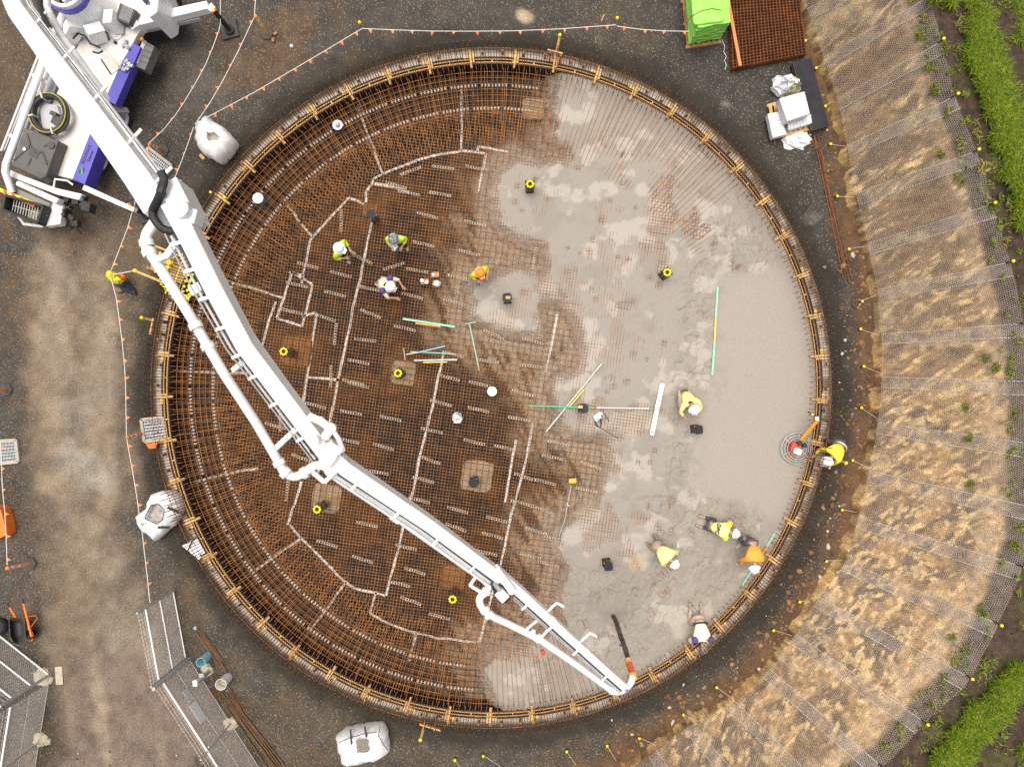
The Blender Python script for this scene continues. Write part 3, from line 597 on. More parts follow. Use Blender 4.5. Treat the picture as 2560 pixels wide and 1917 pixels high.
Cb = col_mix(Cb, (.42, .27, .11), .85 * np.clip(-Vm / .006, 0, 1) * sstep(.42, .55, tl + .5))
Cb *= (.35 + 1.3 * fbm(X * 7, Y * 7, 3, 137))[..., None]
ii = np.arange(X.size).reshape(X.shape); Fb = np.stack([ii[:-1, :-1], ii[1:, :-1], ii[1:, 1:], ii[:-1, 1:]], -1).reshape(-1, 4)
M_bank = attr_mat("dry_grass_and_earth", rough=.95, fine=26, amp=.55, bump=.9, bdist=.04)
tag(link("hillside", np_mesh("hillside", S.reshape(-1, 3), Fb, True, np.concatenate([Cb, np.ones(Cb.shape[:2] + (1,))], -1).reshape(-1, 4)), M_bank), kind='structure')
# ---- hexagonal wire netting, one panel per strip, each lapping over the next
M_wire = pm("galvanised_wire", (.66, .60, .54), (.56, .50, .45), scale=3, rough=.5)
CEL = .057
def net_panel(t0, t1, lift, seed):
    tm = (t0 + t1) / 2; p = bank(np.array([t0, t1]), np.array([.45, .45])); W = np.linalg.norm(p[1] - p[0]); q = bank(np.full(24, tm), np.linspace(0, 1, 24)); Lg = np.linalg.norm(np.diff(q, axis=0), axis=1).sum()
    a = CEL / math.sqrt(3); nx = int(W / CEL); ny = int(Lg / (1.5 * a) / 2) * 2; sx = W / nx; I, J = np.meshgrid(np.arange(nx + 1), np.arange(ny + 1), indexing='ij')
    # honeycomb as zig-zag rows joined by short straight wires
    x = (I + .5 * (J % 2)) * sx; y0 = J * 1.5 * a
    A = np.stack([x, y0], -1); Bt = np.stack([x + sx / 2, y0 + .5 * a], -1); Cc = np.stack([x + sx, y0], -1)
    e = [np.stack([A, Bt], -2), np.stack([Bt, Cc], -2), np.stack([Bt, Bt + np.array([0, a])], -2)]
    E = np.concatenate([k[:-1].reshape(-1, 2, 2) for k in e]); E = E[(E[:, :, 0].max(1) <= W + 1e-6) & (E[:, :, 1].max(1) <= ny * 1.5 * a)]
    ny_ = int(ny * 1.5)
    E = np.concatenate([E] + [np.array([[(x_, k * a), (x_, (k + 1) * a)] for k in range(ny_)]) for x_ in (.006, .012, W - .006, W - .012)] + [np.array([[(0, k * a), (0, (k + 1) * a)] for k in range(ny_)]), np.array([[(W, k * a), (W, (k + 1) * a)] for k in range(ny_)])])
    flat = E.reshape(-1, 2); tt = t0 + (t1 - t0) * flat[:, 0] / W; vn = np.clip(flat[:, 1] / (ny * 1.5 * a), 0, 1)
    wob_ = .010 * (fbm(tt * 4, vn * 3, 3, seed) - .5); pts = bank(tt, vn * .995 + .004 + wob_ * (vn > .05) * (vn < .95))
    nlp = lumps(pts[:, 0], pts[:, 1], vn); pts[:, 2] += np.maximum(nlp * .75, nlp) + .035 + lift + .02 * fbm(tt * 6, vn * 9, 2, seed + 1)
    pp = pts.reshape(-1, 2, 3); return bars(pp[:, 0], pp[:, 1], .0034, 3)
NETLAB = "strip of galvanised hexagonal wire netting pegged down the dry cut bank"
for k in range(n_ - 1):
    V, Fq = net_panel(k, min(k + 1.24, n_ - 1), .014 * (k % 2), 140 + k)
    tag(link("wire_netting", np_mesh("wire_netting", V, Fq), M_wire), NETLAB, "wire netting", "wire netting strips on the bank")
# pegs at the top of each seam and guy pegs at the foot
M_blk = M_black
def peg(p, q, lab, grp, wire=None):
    t = thing("net_peg", lab, "peg", p, 0, grp); mb = MB(); d = Vector(q) - Vector(p); mb.tube([Vector((0, 0, -.2)), d], .022, 6); mb.build("stake", M_blk, t)
    mb = MB(); mb.ball(d + Vector((0, 0, .02)), .05, 8, 6, 0, (1, 1, .9)); mb.build("yellow_cap", M_yellow, t)
    if wire is not None:
        mb = MB(); w = [Vector(x) - Vector(p) for x in wire]; mb.tube(w, .006, 4); mb.build("guy_wire", M_wire, t)
    return t
for k in range(2, 17):
    a = bank(np.array([float(k)]), np.array([.955]))[0]; b = bank(np.array([float(k)]), np.array([.985]))[0]; peg((a[0], a[1], a[2] + .06), (b[0], b[1], b[2] + .22), "yellow capped black stake at the upper end of a netting seam", "stakes along the top of the netting")
for (px, py, sx, sy) in [(2010,104,2030,95),(2037,172,2062,160),(2060,267,2085,252),(2073,361,2115,366),(2090,491,2135,493),(2119,623,2160,616),(2152,753,2190,738),(2148,822,2200,840),(2156,915,2200,932),(2150,1018,2192,1045),(2128,1149,2168,1168),(2102,1273,2142,1280),(2063,1401,2105,1400),(1996,1502,2040,1505),(1931,1573,1985,1590),(1789,1715,1830,1745),(1706,1783,1735,1800),(1596,1842,1640,1862),(1516,1861,1540,1900),(1415,1875,1440,1912),(1207,1886,1250,1915),(1136,1896,1150,1917)]:
    a = P(px, py, .12); peg((a.x, a.y, -.02), (a.x + .02, a.y - .01, .16), "small yellow capped guy peg at the foot of the netted bank", "guy pegs along the foot of the bank", [P(px, py, .12), P((px + sx) / 2, (py + sy) / 2, .16), P(sx, sy, .30)])
# ---- rubble along the toe
def stones(n, fpos, smin, smax, seed):
    r = np.random.RandomState(seed); ico = np.array([(0,0,1),(.894,0,.447),(.276,.851,.447),(-.724,.526,.447),(-.724,-.526,.447),(.276,-.851,.447),(.724,.526,-.447),(-.276,.851,-.447),(-.894,0,-.447),(-.276,-.851,-.447),(.724,-.526,-.447),(0,0,-1)])
    fi = np.array([(0,1,2),(0,2,3),(0,3,4),(0,4,5),(0,5,1),(1,6,2),(2,6,7),(2,7,3),(3,7,8),(3,8,4),(4,8,9),(4,9,5),(5,9,10),(5,10,1),(1,10,6),(6,11,7),(7,11,8),(8,11,9),(9,11,10),(10,11,6)])
    Vs = []; Fs = []; Cs = []; o = 0
    for k in range(n):
        x, y, z = fpos(r); s = smin * (smax / smin) ** (r.rand() ** 2.2); sc_ = s * r.uniform(.6, 1.3, 3); sc_[2] *= .7; a = r.uniform(0, 6.28); v = ico * r.uniform(.72, 1.15, (12, 1)) * sc_
        v = np.stack([v[:, 0] * math.cos(a) - v[:, 1] * math.sin(a), v[:, 0] * math.sin(a) + v[:, 1] * math.cos(a), v[:, 2]], -1) + (x, y, z + s * .3)
        c = np.array(((.19, .085, .030), (.13, .065, .032), (.24, .12, .05), (.10, .065, .045), (.27, .18, .10))[r.randint(5)]) * r.uniform(.6, 1.1)
        if r.rand() < .04: c = np.array((.42, .39, .34))
        Vs.append(v); Fs.append(fi + o); Cs.append(np.repeat(c[None], 12, 0)); o += 12
    return np.concatenate(Vs), np.concatenate(Fs), np.concatenate(Cs)
def toe_pos(r):
    k = r.uniform(0, n_ - 1); b = bank(np.array([k]), np.array([0.]))[0]; c = bank(np.array([k]), np.array([.1]))[0]; d = (b - c)[:2]; d /= np.linalg.norm(d); e = abs(r.normal(.25, .40)) + .02
    if k < 6 and r.rand() < .6: k2 = r.uniform(7, n_ - 1); return toe_pos(r)
    return b[0] + d[0] * e, b[1] + d[1] * e, .0
V, Fq, cc = stones(2600, toe_pos, .018, .11, 151)
M_stone = attr_mat("rubble_stone", rough=.95, fine=18, amp=.4, bump=.4)
tag(link("rubble", np_mesh("rubble", V, Fq, False, cc), M_stone), "loose orange and brown rubble along the foot of the bank", "rubble", kind='stuff')
def ground_pos(r):
    while True:
        px, py = r.uniform(0, 2100), r.uniform(1500, 1920)
        p = P(px, py)
        if math.hypot(p.x - CX, p.y - CY) > 12 and (px > 640 or py > 1850): return p.x, p.y, .0
V, Fq, cc = stones(420, ground_pos, .012, .065, 152); tag(link("scattered_pebbles", np_mesh("scattered_pebbles", V, Fq, False, cc), M_stone), "small brown stones scattered on the lower gravel", "pebbles", kind='stuff')
# ---- grass and weeds on the berm
def blades(n, fpos, seed, hmin, hmax, cols, lean=.7, width=.014):
    r = np.random.RandomState(seed); Vs = np.zeros((n, 6, 3)); Cs = np.zeros((n, 6, 3)); base = fpos(r, n); h = r.uniform(hmin, hmax, n); a = r.uniform(0, 6.28, n); ln = r.uniform(.2, 1, n) * lean * h
    d = np.stack([np.cos(a), np.sin(a)], -1); pe = np.stack([-d[:, 1], d[:, 0]], -1); ci = np.array(cols)[r.randint(len(cols), size=n)] * r.uniform(.6, 1.25, (n, 1))
    for j, (f, zf, wd) in enumerate(((0, 0, 1), (.4, .7, .8), (1, 1, .1))):
        for s in (0, 1):
            Vs[:, 2 * j + s, :2] = base[:, :2] + d * (ln * f)[:, None] + pe * ((s - .5) * 2 * width * wd); Vs[:, 2 * j + s, 2] = base[:, 2] + h * zf * (1 - .35 * f * lean)
            Cs[:, 2 * j + s] = ci
    f = np.array([[0, 1, 3, 2], [2, 3, 5, 4]]); Fq = (f[None] + (np.arange(n) * 6)[:, None, None]).reshape(-1, 4); return Vs.reshape(-1, 3), Fq, Cs.reshape(-1, 3)
GRASS = [(2455,45,22),(2440,75,24),(2460,110,34),(2448,140,36),(2475,165,32),(2480,200,36),(2490,240,34),(2500,275,36),(2530,310,34),(2520,345,40),(2545,390,32),(2530,430,26),(2555,470,26),(2560,520,20),(2550,560,12),(2535,0,20),(2555,40,24),(2560,90,24),(2330,0,8),(2375,5,10),(2425,8,11),(2545,1690,30),(2514,1727,34),(2485,1770,36),(2441,1814,38),(2398,1872,36),(2369,1905,34),(2430,1770,13),(2390,1830,14),(2345,1890,16),(2560,1872,14)]
def grass_pos(r, n):
    g = np.array(GRASS, float); wgt = g[:, 2] ** 2; k = r.choice(len(g), n, p=wgt / wgt.sum()); aa_ = r.uniform(0, 6.28, n); rad = g[k, 2] * np.sqrt(r.rand(n)) * r.uniform(.7, 1.2, n)
    px = g[k, 0] + rad * np.cos(aa_); py = g[k, 1] + rad * np.sin(aa_); s = (H - 3.3) / F; return np.stack([(px - 1280) * s, (958.5 - py) * s, np.full(n, 3.2)], -1)
def leafmat(name):
    m = attr_mat(name, rough=.6, fine=9, amp=.35, bump=0); b = m.node_tree.nodes["Principled BSDF"]; b.inputs["Transmission Weight"].default_value = 0; b.inputs["Specular IOR Level"].default_value = .15; return m
M_leaf = leafmat("grass_blade")
V, Fq, cc = blades(70000, grass_pos, 161, .16, .42, [(.10, .17, .006), (.17, .22, .008), (.07, .13, .008), (.24, .25, .02), (.04, .08, .006)], 1.0, .009)
tag(link("grass", np_mesh("grass", V, Fq, False, cc), M_leaf), "bright green grass growing on the berm above the netting", "grass", kind='stuff')
def weed_pos(r, n):
    m = n // 26; k = r.uniform(0, n_ - 1, m); v = np.where(r.rand(m) < .16, r.uniform(.86, 1.0, m), 1.0 + .9 * r.rand(m)); c = bank(k, v); i = r.randint(m, size=n); rad = r.uniform(.02, .14, n) * r.uniform(.4, 1.4, m)[i]; a = r.uniform(0, 6.28, n)
    return np.stack([c[i, 0] + rad * np.cos(a), c[i, 1] + rad * np.sin(a), c[i, 2] - .02], -1)
V, Fq, cc = blades(21000, weed_pos, 162, .05, .18, [(.12, .17, .02), (.20, .20, .035), (.26, .20, .07), (.08, .13, .016), (.15, .22, .02)], 1.1, .016)
tag(link("low_weeds", np_mesh("low_weeds", V, Fq, False, cc), M_leaf), "low green and yellow weeds sprouting from brown soil beyond the netting", "weeds", kind='stuff')
def clod_pos(r):
    k = r.uniform(0, n_ - 1); v = 1.0 + 1.0 * r.rand(); c = bank(np.array([k]), np.array([v]))[0]; return c[0], c[1], c[2] - .02
V, Fq, cc = stones(1800, clod_pos, .012, .08, 163); tag(link("soil_clods", np_mesh("soil_clods", V, Fq, False, cc * np.array((.55, .5, .5))), M_stone), "dark brown clods of soil on the berm", "soil", kind='stuff')
WEEDS = [(2297,92,'green'),(2310,48,'yellow'),(2322,168,'green'),(2372,275,'yellow'),(2330,228,'green'),(2400,368,'yellow'),(2355,388,'green'),(2402,455,'green'),(2455,420,'yellow'),(2395,440,'green'),(2484,520,'green'),(2412,1018,'green'),(2420,1095,'green'),(2462,896,'green'),(2490,918,'green'),(2424,1210,'green'),(2540,1030,'green'),(2535,1362,'green'),(2450,1520,'green'),(2385,1650,'yellow'),(2360,1690,'green'),(2320,1760,'green'),(2250,1815,'yellow'),(2380,1590,'green')]
for k, (px, py, c) in enumerate(WEEDS):
    # nearest point of the bank surface along the sight line
    best = None
    for z in np.linspace(.3, 3.3, 40):
        p = P(px, py, z); d = np.hypot(S[::6, ::4, 0] - p.x, S[::6, ::4, 1] - p.y); i = np.unravel_index(d.argmin(), d.shape); e = abs(S[::6, ::4, 2][i] - z)
        if best is None or e < best[0]: best = (e, p)
    p = best[1]; t = thing("weed_plant", {'green': "leafy green weed growing through the wire netting on the bank", 'yellow': "pale yellow green weed growing through the wire netting"}[c], "weed", tuple(p), rs.uniform(0, 6), "%s weeds growing through the netting" % c)
    def pos_(r, n): a = r.uniform(0, 6.28, n); rad = .16 * np.sqrt(r.rand(n)); return np.stack([rad * np.cos(a), rad * np.sin(a), .02 + 0 * a], -1)
    V, Fq, cc = blades(rs.randint(35, 90), pos_, 170 + k, .06, .20, [(.08, .12, .014), (.13, .17, .02), (.20, .18, .04)] if c == 'green' else [(.30, .27, .07), (.36, .30, .10), (.16, .17, .03)], 1.2, rs.uniform(.010, .018)); V[:, :2] *= rs.uniform(.6, 1.1, 2); link("leaves", np_mesh("leaves", V, Fq, False, cc), M_leaf, t)
    mb = MB()
    for q in range(4): mb.tube([(0, 0, -.15), (.03 * math.cos(q * 1.6), .03 * math.sin(q * 1.6), .18)], .006, 4)
    mb.build("stem", M_leaf if False else smat("weed_stem", .12, .13, .03), t) if k == 0 else mb.build("stem", bpy.data.materials["weed_stem"], t)
# ================================================================= CONCRETE PUMP TRUCK WITH ITS BOOM
tr = thing("pump_truck", "white and blue concrete pump truck with its long boom stretched over the pit", "truck")
def tp(name, mb, m, smooth=False, bevel=0, parent=None): return mb.build(name, m, parent or tr, smooth, bevel)
ux = Vector((.383, .925, 0)).normalized()      # towards the cab (world)
uy = Vector((-ux.y, ux.x, 0))                  # towards the truck's left side
def quad(pts, z0, z1, mb=None, mi=0, ms=None): return (mb or MB()).prism([P(a, b, z1) for a, b in pts], z0, z1, mi, ms)
ang = math.atan2(ux.y, ux.x)
# chassis and deck
tp("chassis", quad([(176,430),(310,120),(420,-170),(330,-210),(215,60),(95,395)], .55, 1.0), M_blackp)
tp("deck", quad([(181,448),(228,327),(300,165),(392,0),(300,-40),(205,90),(108,310),(62,420)], 1.0, 1.30), M_dwhite, bevel=.02)
tp("walkway", quad([(62,420),(30,405),(128,150),(160,165)], 1.02, 1.22), M_lgrey, bevel=.01)
mb = MB()
mb.prism([P(211,462,1.29), P(181,449,1.29), P(229,327,1.29), P(256,341,1.29)], .70, 1.29); side = tp("side_locker", mb, M_blue, bevel=.015)
for z_, q_ in ((.98, [(236,352),(248,357),(214,448),(202,443)]),):
    pass
# trim lines and lettering on the blue locker lid
def text_obj(body, size, loc, rot, m, parent, name="lettering", depth=.004):
    cu = bpy.data.curves.new(name, 'FONT'); cu.body = body; cu.size = size; cu.extrude = depth; cu.align_x = 'CENTER'; cu.align_y = 'CENTER'
    o = bpy.data.objects.new(name + "_tmp", cu); COL.objects.link(o); dg = bpy.context.evaluated_depsgraph_get(); me = bpy.data.meshes.new_from_object(o.evaluated_get(dg)); bpy.data.objects.remove(o)
    me.materials.clear(); r = link(name, me, m, parent); r.location = loc; r.rotation_euler = rot; return r
zl = 1.298; rot_t = math.atan2(130, -50 + 98)
c_ = P(216, 386, zl); text_obj("SCHWING", .13, c_, (0, 0, ang), M_black, side); c_ = P(226, 390, zl); text_obj("Stetter", .13, c_ , (0, 0, ang), M_black, side)
mb = MB(); q_ = [P(197,432,zl), P(207,436,zl), P(211,421,zl), P(202,417,zl)]; mb.prism(q_, zl - .004, zl + .003); tp("emblem", mb, smat("emblem_black", .03, .04, .03), parent=side)
mb = MB(); q_ = [P(203,435,zl), P(207,436,zl), P(206,419,zl), P(202,417,zl)]; mb.prism(q_, zl - .002, zl + .006); tp("emblem", mb, smat("emblem_green", .08, .45, .05), parent=side)
tp("side_rail", quad([(262,250),(288,262),(352,118),(330,106)], .95, 1.285), M_blue, bevel=.01)
text_obj("KVM 42", .17, P(285, 212, 1.268), (0, 0, ang), M_black, bpy.data.objects["side_rail"])
tp("marker_light", MB().ball(P(217,455,1.0), .05), M_orange); tp("marker_light", MB().ball(P(355,99,1.3), .06), M_orange)
# square dark plastic water tank with cross ribs
tk = tp("water_tank", quad([(60,318),(146,352),(114,442),(100,448),(27,414),(33,398)], 1.25, 1.78), pm("dusty_black_plastic", (.10, .092, .085), (.07, .065, .06), scale=2.5, rough=.6), bevel=.04)
mb = MB(); cz = 1.782
for a, b in (((68,335),(76,365)), ((76,365),(34,402)), ((106,380),(118,412)), ((110,366),(126,360)), ((70,414),(78,396)), ((90,384),(76,365)), ((90,384),(106,380))):
    mb.beam(P(*a, cz), P(*b, cz), .05, .05)
tp("rib", mb, M_blackp, parent=tk); mb = MB(); mb.cyl(P(129,364,cz), .11, .05, 18); tp("filler_cap", mb, M_blackp, parent=tk, bevel=.01)
mb = MB(); mb.box(P(86,383,cz), (.26, .28, .03), ang); tp("mount_plate", mb, M_blackp, parent=tk); mb = MB(); mb.cyl(P(62,374,cz), .05, .03, 12); tp("cap", mb, M_white, parent=tk)
# coil of black delivery hose lying on the deck
ctr = P(128, 288, 1.55); mb = MB()
for k in range(3):
    rd = .50 + .055 * (k % 2); mb.tube([ctr + Vector((rd * math.cos(a), rd * 1.08 * math.sin(a), .065 * k + .02 * math.sin(3 * a))) for a in np.linspace(0, 2 * math.pi, 40, endpoint=False)], .062, 8, 0, True)
coil = tp("hose_coil", mb, pm("black_hose", (.028, .027, .024), (.05, .046, .035), scale=5, rough=.55), True)
mb = MB(); mb.tube([ctr + Vector((.56 * math.cos(a), .60 * math.sin(a), .20)) for a in np.linspace(0, 2 * math.pi, 40, endpoint=False)], .018, 6, 0, True); tp("yellow_stripe", mb, smat("hose_stripe", .42, .35, .05), True, parent=coil)
for a in (1.9, 3.3, 5.0): 
    mb = MB(); mb.box(ctr + Vector((.53 * math.cos(a), .57 * math.sin(a), .09)), (.22, .05, .28), a); tp("tie", mb, M_lgrey, parent=coil)
tp("coil_tray", MB().prism([P(a, b, 1.5) for a, b in ((95,255),(140,262),(158,320),(105,328))], 1.3, 1.46), M_lgrey)
tp("valve_block", MB().box(P(147,305,1.5), (.25, .30, .25), ang).box(P(140,288,1.5), (.12, .2, .3), ang), M_blackp, bevel=.01)
# pipes and rails on the left side
def pipe(name, pts, r, m=M_white, n=10, parent=None): return tp(name, MB().tube(pts, r, n), m, True, parent=parent)
pipe("water_pipe", [P(30,480,1.3), P(13,430,1.6), P(15,412,1.7), P(116,136,1.9), P(165,20,2.0), P(215,-120,2.0)], .105)
pipe("side_tube", [P(45,370,1.4), P(108,205,1.5), P(160,70,1.5), P(205,-60,1.5)], .085)
tp("guard_rail", quad([(4,372),(12,376),(112,130),(101,122)], 1.1, 1.35), M_lgrey); tp("guard_rail", quad([(0,376),(4,378),(102,126),(98,124)], 1.1, 1.40), smat("pale_rail", .72, .66, .62))
for a in ((90,195),(32,345)): tp("pipe_clamp", MB().beam(P(a[0]-10,a[1]-8,1.85), P(a[0]+28,a[1]+12,1.6), .10, .07), M_white)
# pedestal and slewing ring for the boom
pz = P(200, 10, 0); px_, py_ = P(198, 6, 1.9)[:2]
ped = tp("boom_pedestal", MB().lathe((px_, py_, 1.2), [(.85, 0), (.72, .5), (.60, .9), (.60, 1.2)], 28), M_white, True)
tp("slewing_ring", MB().lathe((px_, py_, 2.35), [(.60, 0), (.62, .0), (.62, .16), (.52, .16), (.50, .05)], 32), M_blue, True, parent=ped)
tp("turret", MB().lathe((px_, py_, 2.5), [(.56, 0), (.56, .18), (.46, .18), (.44, -.3)], 30), M_white, True, parent=ped)
tp("turret_web", MB().beam((px_ - .55, py_ - .15, 2.7), (px_ + .5, py_ + .28, 2.7), .16, .3).beam((px_ - .15, py_ + .5, 2.7), (px_ + .1, py_ - .45, 2.7), .10, .2), M_white, parent=ped, bevel=.02)
mb = MB(); mb.beam(P(235,70,1.9), P(243,100,1.4), .34, .5); mb.beam(P(190,60,1.9), P(165,110,1.35), .26, .5); mb.beam(P(268,40,1.9), P(300,70,1.35), .3, .45); tp("pedestal_leg", mb, M_white, parent=ped, bevel=.02)
mb = MB(); mb.cyl(P(292,88,1.30), .17, .05, 20); tp("tank_lid", mb, M_white, bevel=.01); mb = MB(); mb.cyl(P(290,108,1.30), .05, .06, 12); tp("drain_cap", mb, M_black)
for pts in ([(200,68),(215,75),(250,72),(268,84),(273,100)], [(182,98),(195,84),(212,90),(226,110),(250,119)], [(232,130),(246,134),(257,128)]): pipe("hydraulic_hose", [P(a, b, 1.7) for a, b in pts], .03, M_black, 6)
tp("hatch", quad([(250,145),(280,185),(300,170),(268,128)], 1.30, 1.33), M_dwhite, bevel=.006); tp("hatch_handle", MB().beam(P(252,148,1.36), P(277,186,1.36), .03, .03), M_black)
mb = MB()
for k in range(16): mb.box(P(314 + rs.uniform(-16, 16), 140 + rs.uniform(-34, 34), 1.35), tuple(rs.uniform(.04, .14, 3)), rs.uniform(0, 3))
tp("control_valves", mb, pm("valve_chrome", (.55, .55, .58), (.16, .15, .25), scale=14, rough=.3), bevel=.006)
tp("valve_tray", quad([(300,172),(322,182),(345,120),(322,98)], 1.1, 1.28), M_lgrey)
rad_ = tp("radiator", quad([(300,8),(340,26),(322,62),(288,48)], 1.3, 1.7), M_blackp, bevel=.01)
mb = MB()
for k in range(10): mb.beam(P(310 + k * 2.6, 12 + k * 1.2, 1.71), P(298 + k * 2.6, 46 + k * 1.2, 1.71), .012, .012)
tp("radiator_fins", mb, M_lgrey, parent=rad_)
bx = tp("tool_box", quad([(357,100),(386,116),(362,176),(332,163)], .75, 1.15), pm("grey_box", (.16, .155, .15), (.11, .107, .1), scale=4, rough=.6), bevel=.02)
tp("tool_box_lid", quad([(357,100),(366,104),(344,160),(335,157)], 1.14, 1.17), M_lgrey, parent=bx); mb = MB()
for k in range(4): mb.beam(P(366 - k * 6 , 112 + k * 13, 1.16), P(384 - k * 6, 120 + k * 13, 1.16), .01, .012)
tp("lid_seam", mb, M_black, parent=bx)
# cab corner
cb = tp("cab", quad([(340,-5),(362,22),(372,44),(392,30),(398,-20),(380,-80),(320,-60)], .9, 2.3), M_white, bevel=.05)
tp("cab_glass", quad([(352,-2),(366,14),(374,6),(366,-10)], 2.28, 2.315), M_black, parent=cb); tp("cab_stripe", quad([(366,12),(376,4),(374,14)], 2.29, 2.32), M_blue, parent=cb)
# wheels
def wheel(px, py, z=.52, r=.50, wd=.30):
    w_ = thing("wheel", None, None); w_.parent = tr; c = P(px, py, z); ax = -uy
    def lat(prof): return MB().lathe(c, prof, 30, 0, ax)
    lat([(r*.62, -wd/2), (r*.93, -wd/2), (r, -wd*.3), (r, wd*.3), (r*.94, wd/2), (r*.62, wd/2*.9), (r*.60, 0)]).build("tyre", M_black, w_, True)
    lat([(r*.61, wd*.45), (r*.55, wd*.40), (r*.45, wd*.18), (r*.28, wd*.16), (r*.26, wd*.36), (0.001, wd*.38)]).build("rim", pm("chrome_rim", (.62, .62, .63), (.40, .40, .41), scale=8, rough=.3, metal=.5) if "chrome_rim" not in bpy.data.materials else bpy.data.materials["chrome_rim"], w_, True)
    mb = MB()
    for k in range(10): a = 2 * math.pi * k / 10; q = Vector((0, 0, 1)).rotation_difference(ax); mb.ball(c + q @ Vector((r*.42*math.cos(a), r*.42*math.sin(a), wd*.24)), .022, 6, 4)
    mb.build("wheel_nuts", M_lgrey, w_)
for q_ in ((244, 402), (297, 297), (424, 22), (462, -75)): wheel(*q_)
tp("mudguard", MB().prism([P(a, b, 1.0) for a, b in ((282,262),(318,270),(324,282),(284,282))], .95, 1.0), M_blackp)
# outriggers
def outrigger(p, q, jack, r0, pad_z=.12):
    o_ = tp("outrigger_arm", MB().beam(p, q, r0, r0 * 1.15, 0, r0 * .8, r0), M_white, bevel=.015)
    tp("outrigger_tip", MB().beam(q, Vector((jack.x, jack.y, q.z - .05)), r0 * .8, r0, 0, r0 * .6, r0 * .8), M_white, bevel=.012, parent=o_)
    t_ = (jack - q); mb = MB(); n_s = 6
    for k in range(n_s): mb.box(Vector((jack.x, jack.y, q.z - .02)) + Vector((-.06, .05, .06)) , (.02 + .16, .20 - k * .03, .12 - .016 * k), .7)
    tp("reflector", MB().box(Vector((jack.x, jack.y, q.z + .06)), (.16, .18, .03), .6), M_red, parent=o_); tp("reflector_stripe", MB().box(Vector((jack.x, jack.y, q.z + .08)), (.05, .18, .03), .6), M_yellow, parent=o_)
    tp("jack_leg", MB().tube([Vector((jack.x, jack.y, q.z)), Vector((jack.x, jack.y, pad_z + .08))], .075, 12).cyl((jack.x, jack.y, pad_z), .16, .08, 16), M_black, True, parent=o_)
    return o_
outrigger(P(338, 62, 1.25), P(524, 18, 1.35), P(574, 76, .12), .30)
outrigger(P(212, 470, 1.1), P(338, 526, 1.1), P(366, 536, .12), .17)
tp("outrigger_slide", MB().beam(P(335, 76, 1.0), P(500, 40, 1.05), .26, .16), M_lgrey, bevel=.01); tp("outrigger_base", MB().beam(P(330, 50, 1.25), P(350, 78, 1.25), .3, .5), M_white, bevel=.02)
# rear: cross members, hazard board, hopper, controls
tp("rear_beam", quad([(36,462),(42,450),(146,496),(139,510)], 1.1, 1.45), M_dwhite, bevel=.05); tp("rear_frame", quad([(26,425),(60,440),(140,470),(205,485),(196,500),(140,486),(52,452),(22,440)], 1.0, 1.28), M_white, bevel=.02)
tp("step_plate", quad([(40,470),(126,508),(120,520),(30,482)], 1.0, 1.2), pm("chequer_plate", (.25, .23, .2), (.14, .13, .12), scale=40, rough=.5))
hz = tp("hazard_board", quad([(-20,462),(-16,472),(84,516),(88,506)], 1.1, 1.32), M_yellow); mb = MB()
for k in range(5): x0 = -14 + k * 21; mb.prism([P(x0, 465 + k * 9, 1.325), P(x0 + 9, 468 + k * 9, 1.325), P(x0 + 15, 483 + k * 9, 1.325), P(x0 + 5, 478 + k * 9, 1.325)], 1.3, 1.326)
tp("red_stripe", mb, M_red, parent=hz)
hop = tp("hopper", MB().beam(P(29,494,1.2), P(22,530,1.2), .08, .6).beam(P(22,530,1.2), P(108,562,1.2), .08, .6).beam(P(108,562,1.2), P(122,520,1.2), .08, .6).beam(P(122,520,1.2), P(29,494,1.2), .08, .6).prism([P(a, b, .75) for a, b in ((30,496),(124,520),(112,560),(24,530))], .7, .75), M_black, bevel=.02)
mb = MB()
for k in range(13): a = P(37 + k * 6.6, 498 + k * 2.2, 1.22); b = P(31 + k * 6.6, 528 + k * 2.6, 1.22); mb.beam(a, b, .022, .03)
mb.beam(P(33,514,1.25), P(118,540,1.25), .02, .02); tp("grille", mb, M_alum, parent=hop)
tp("concrete_residue", MB().ball(P(92,540,.85), .3, 12, 6, 0, (1, .7, .35)), M_cement, True, parent=hop)
tp("hopper_lip", MB().tube([P(46,540,.9), P(60,560,.9), P(105,566,.9), P(118,556,.9)], .05, 8), M_white, True, parent=hop)
tp("rear_plate", quad([(124,508),(160,500),(150,560),(112,566)], .8, 1.1), M_white, bevel=.02)
mb = MB()
for k in range(34): mb.box(P(180 + rs.uniform(-28, 36), 512 + rs.uniform(-26, 56), rs.uniform(.6, 1.2)), tuple(rs.uniform(.03, .20, 3)), rs.uniform(0, 3))
mb.tube([P(165,545,.9), P(170,560,.8), P(190,565,.7), P(203,585,.5)], .03, 6); tp("pump_controls", mb, M_black)
tp("control_box", quad([(206,500),(226,508),(222,530),(200,524)], .8, 1.15), M_black, bevel=.01); mb = MB(); mb.tube([P(173,543,.75) + Vector((.16*math.cos(a), .16*math.sin(a), 0)) for a in np.linspace(0, 6.28, 18, endpoint=False)], .035, 8, 0, True); tp("hose_reel", mb, M_black, True)
tp("marker_light", MB().box(P(138,566,.9), (.08, .06, .06)), M_orange)
pipe("grab_handle", [P(134,470,1.7), P(138,448,1.8), P(168,452,1.8), P(182,462,1.7)], .03)
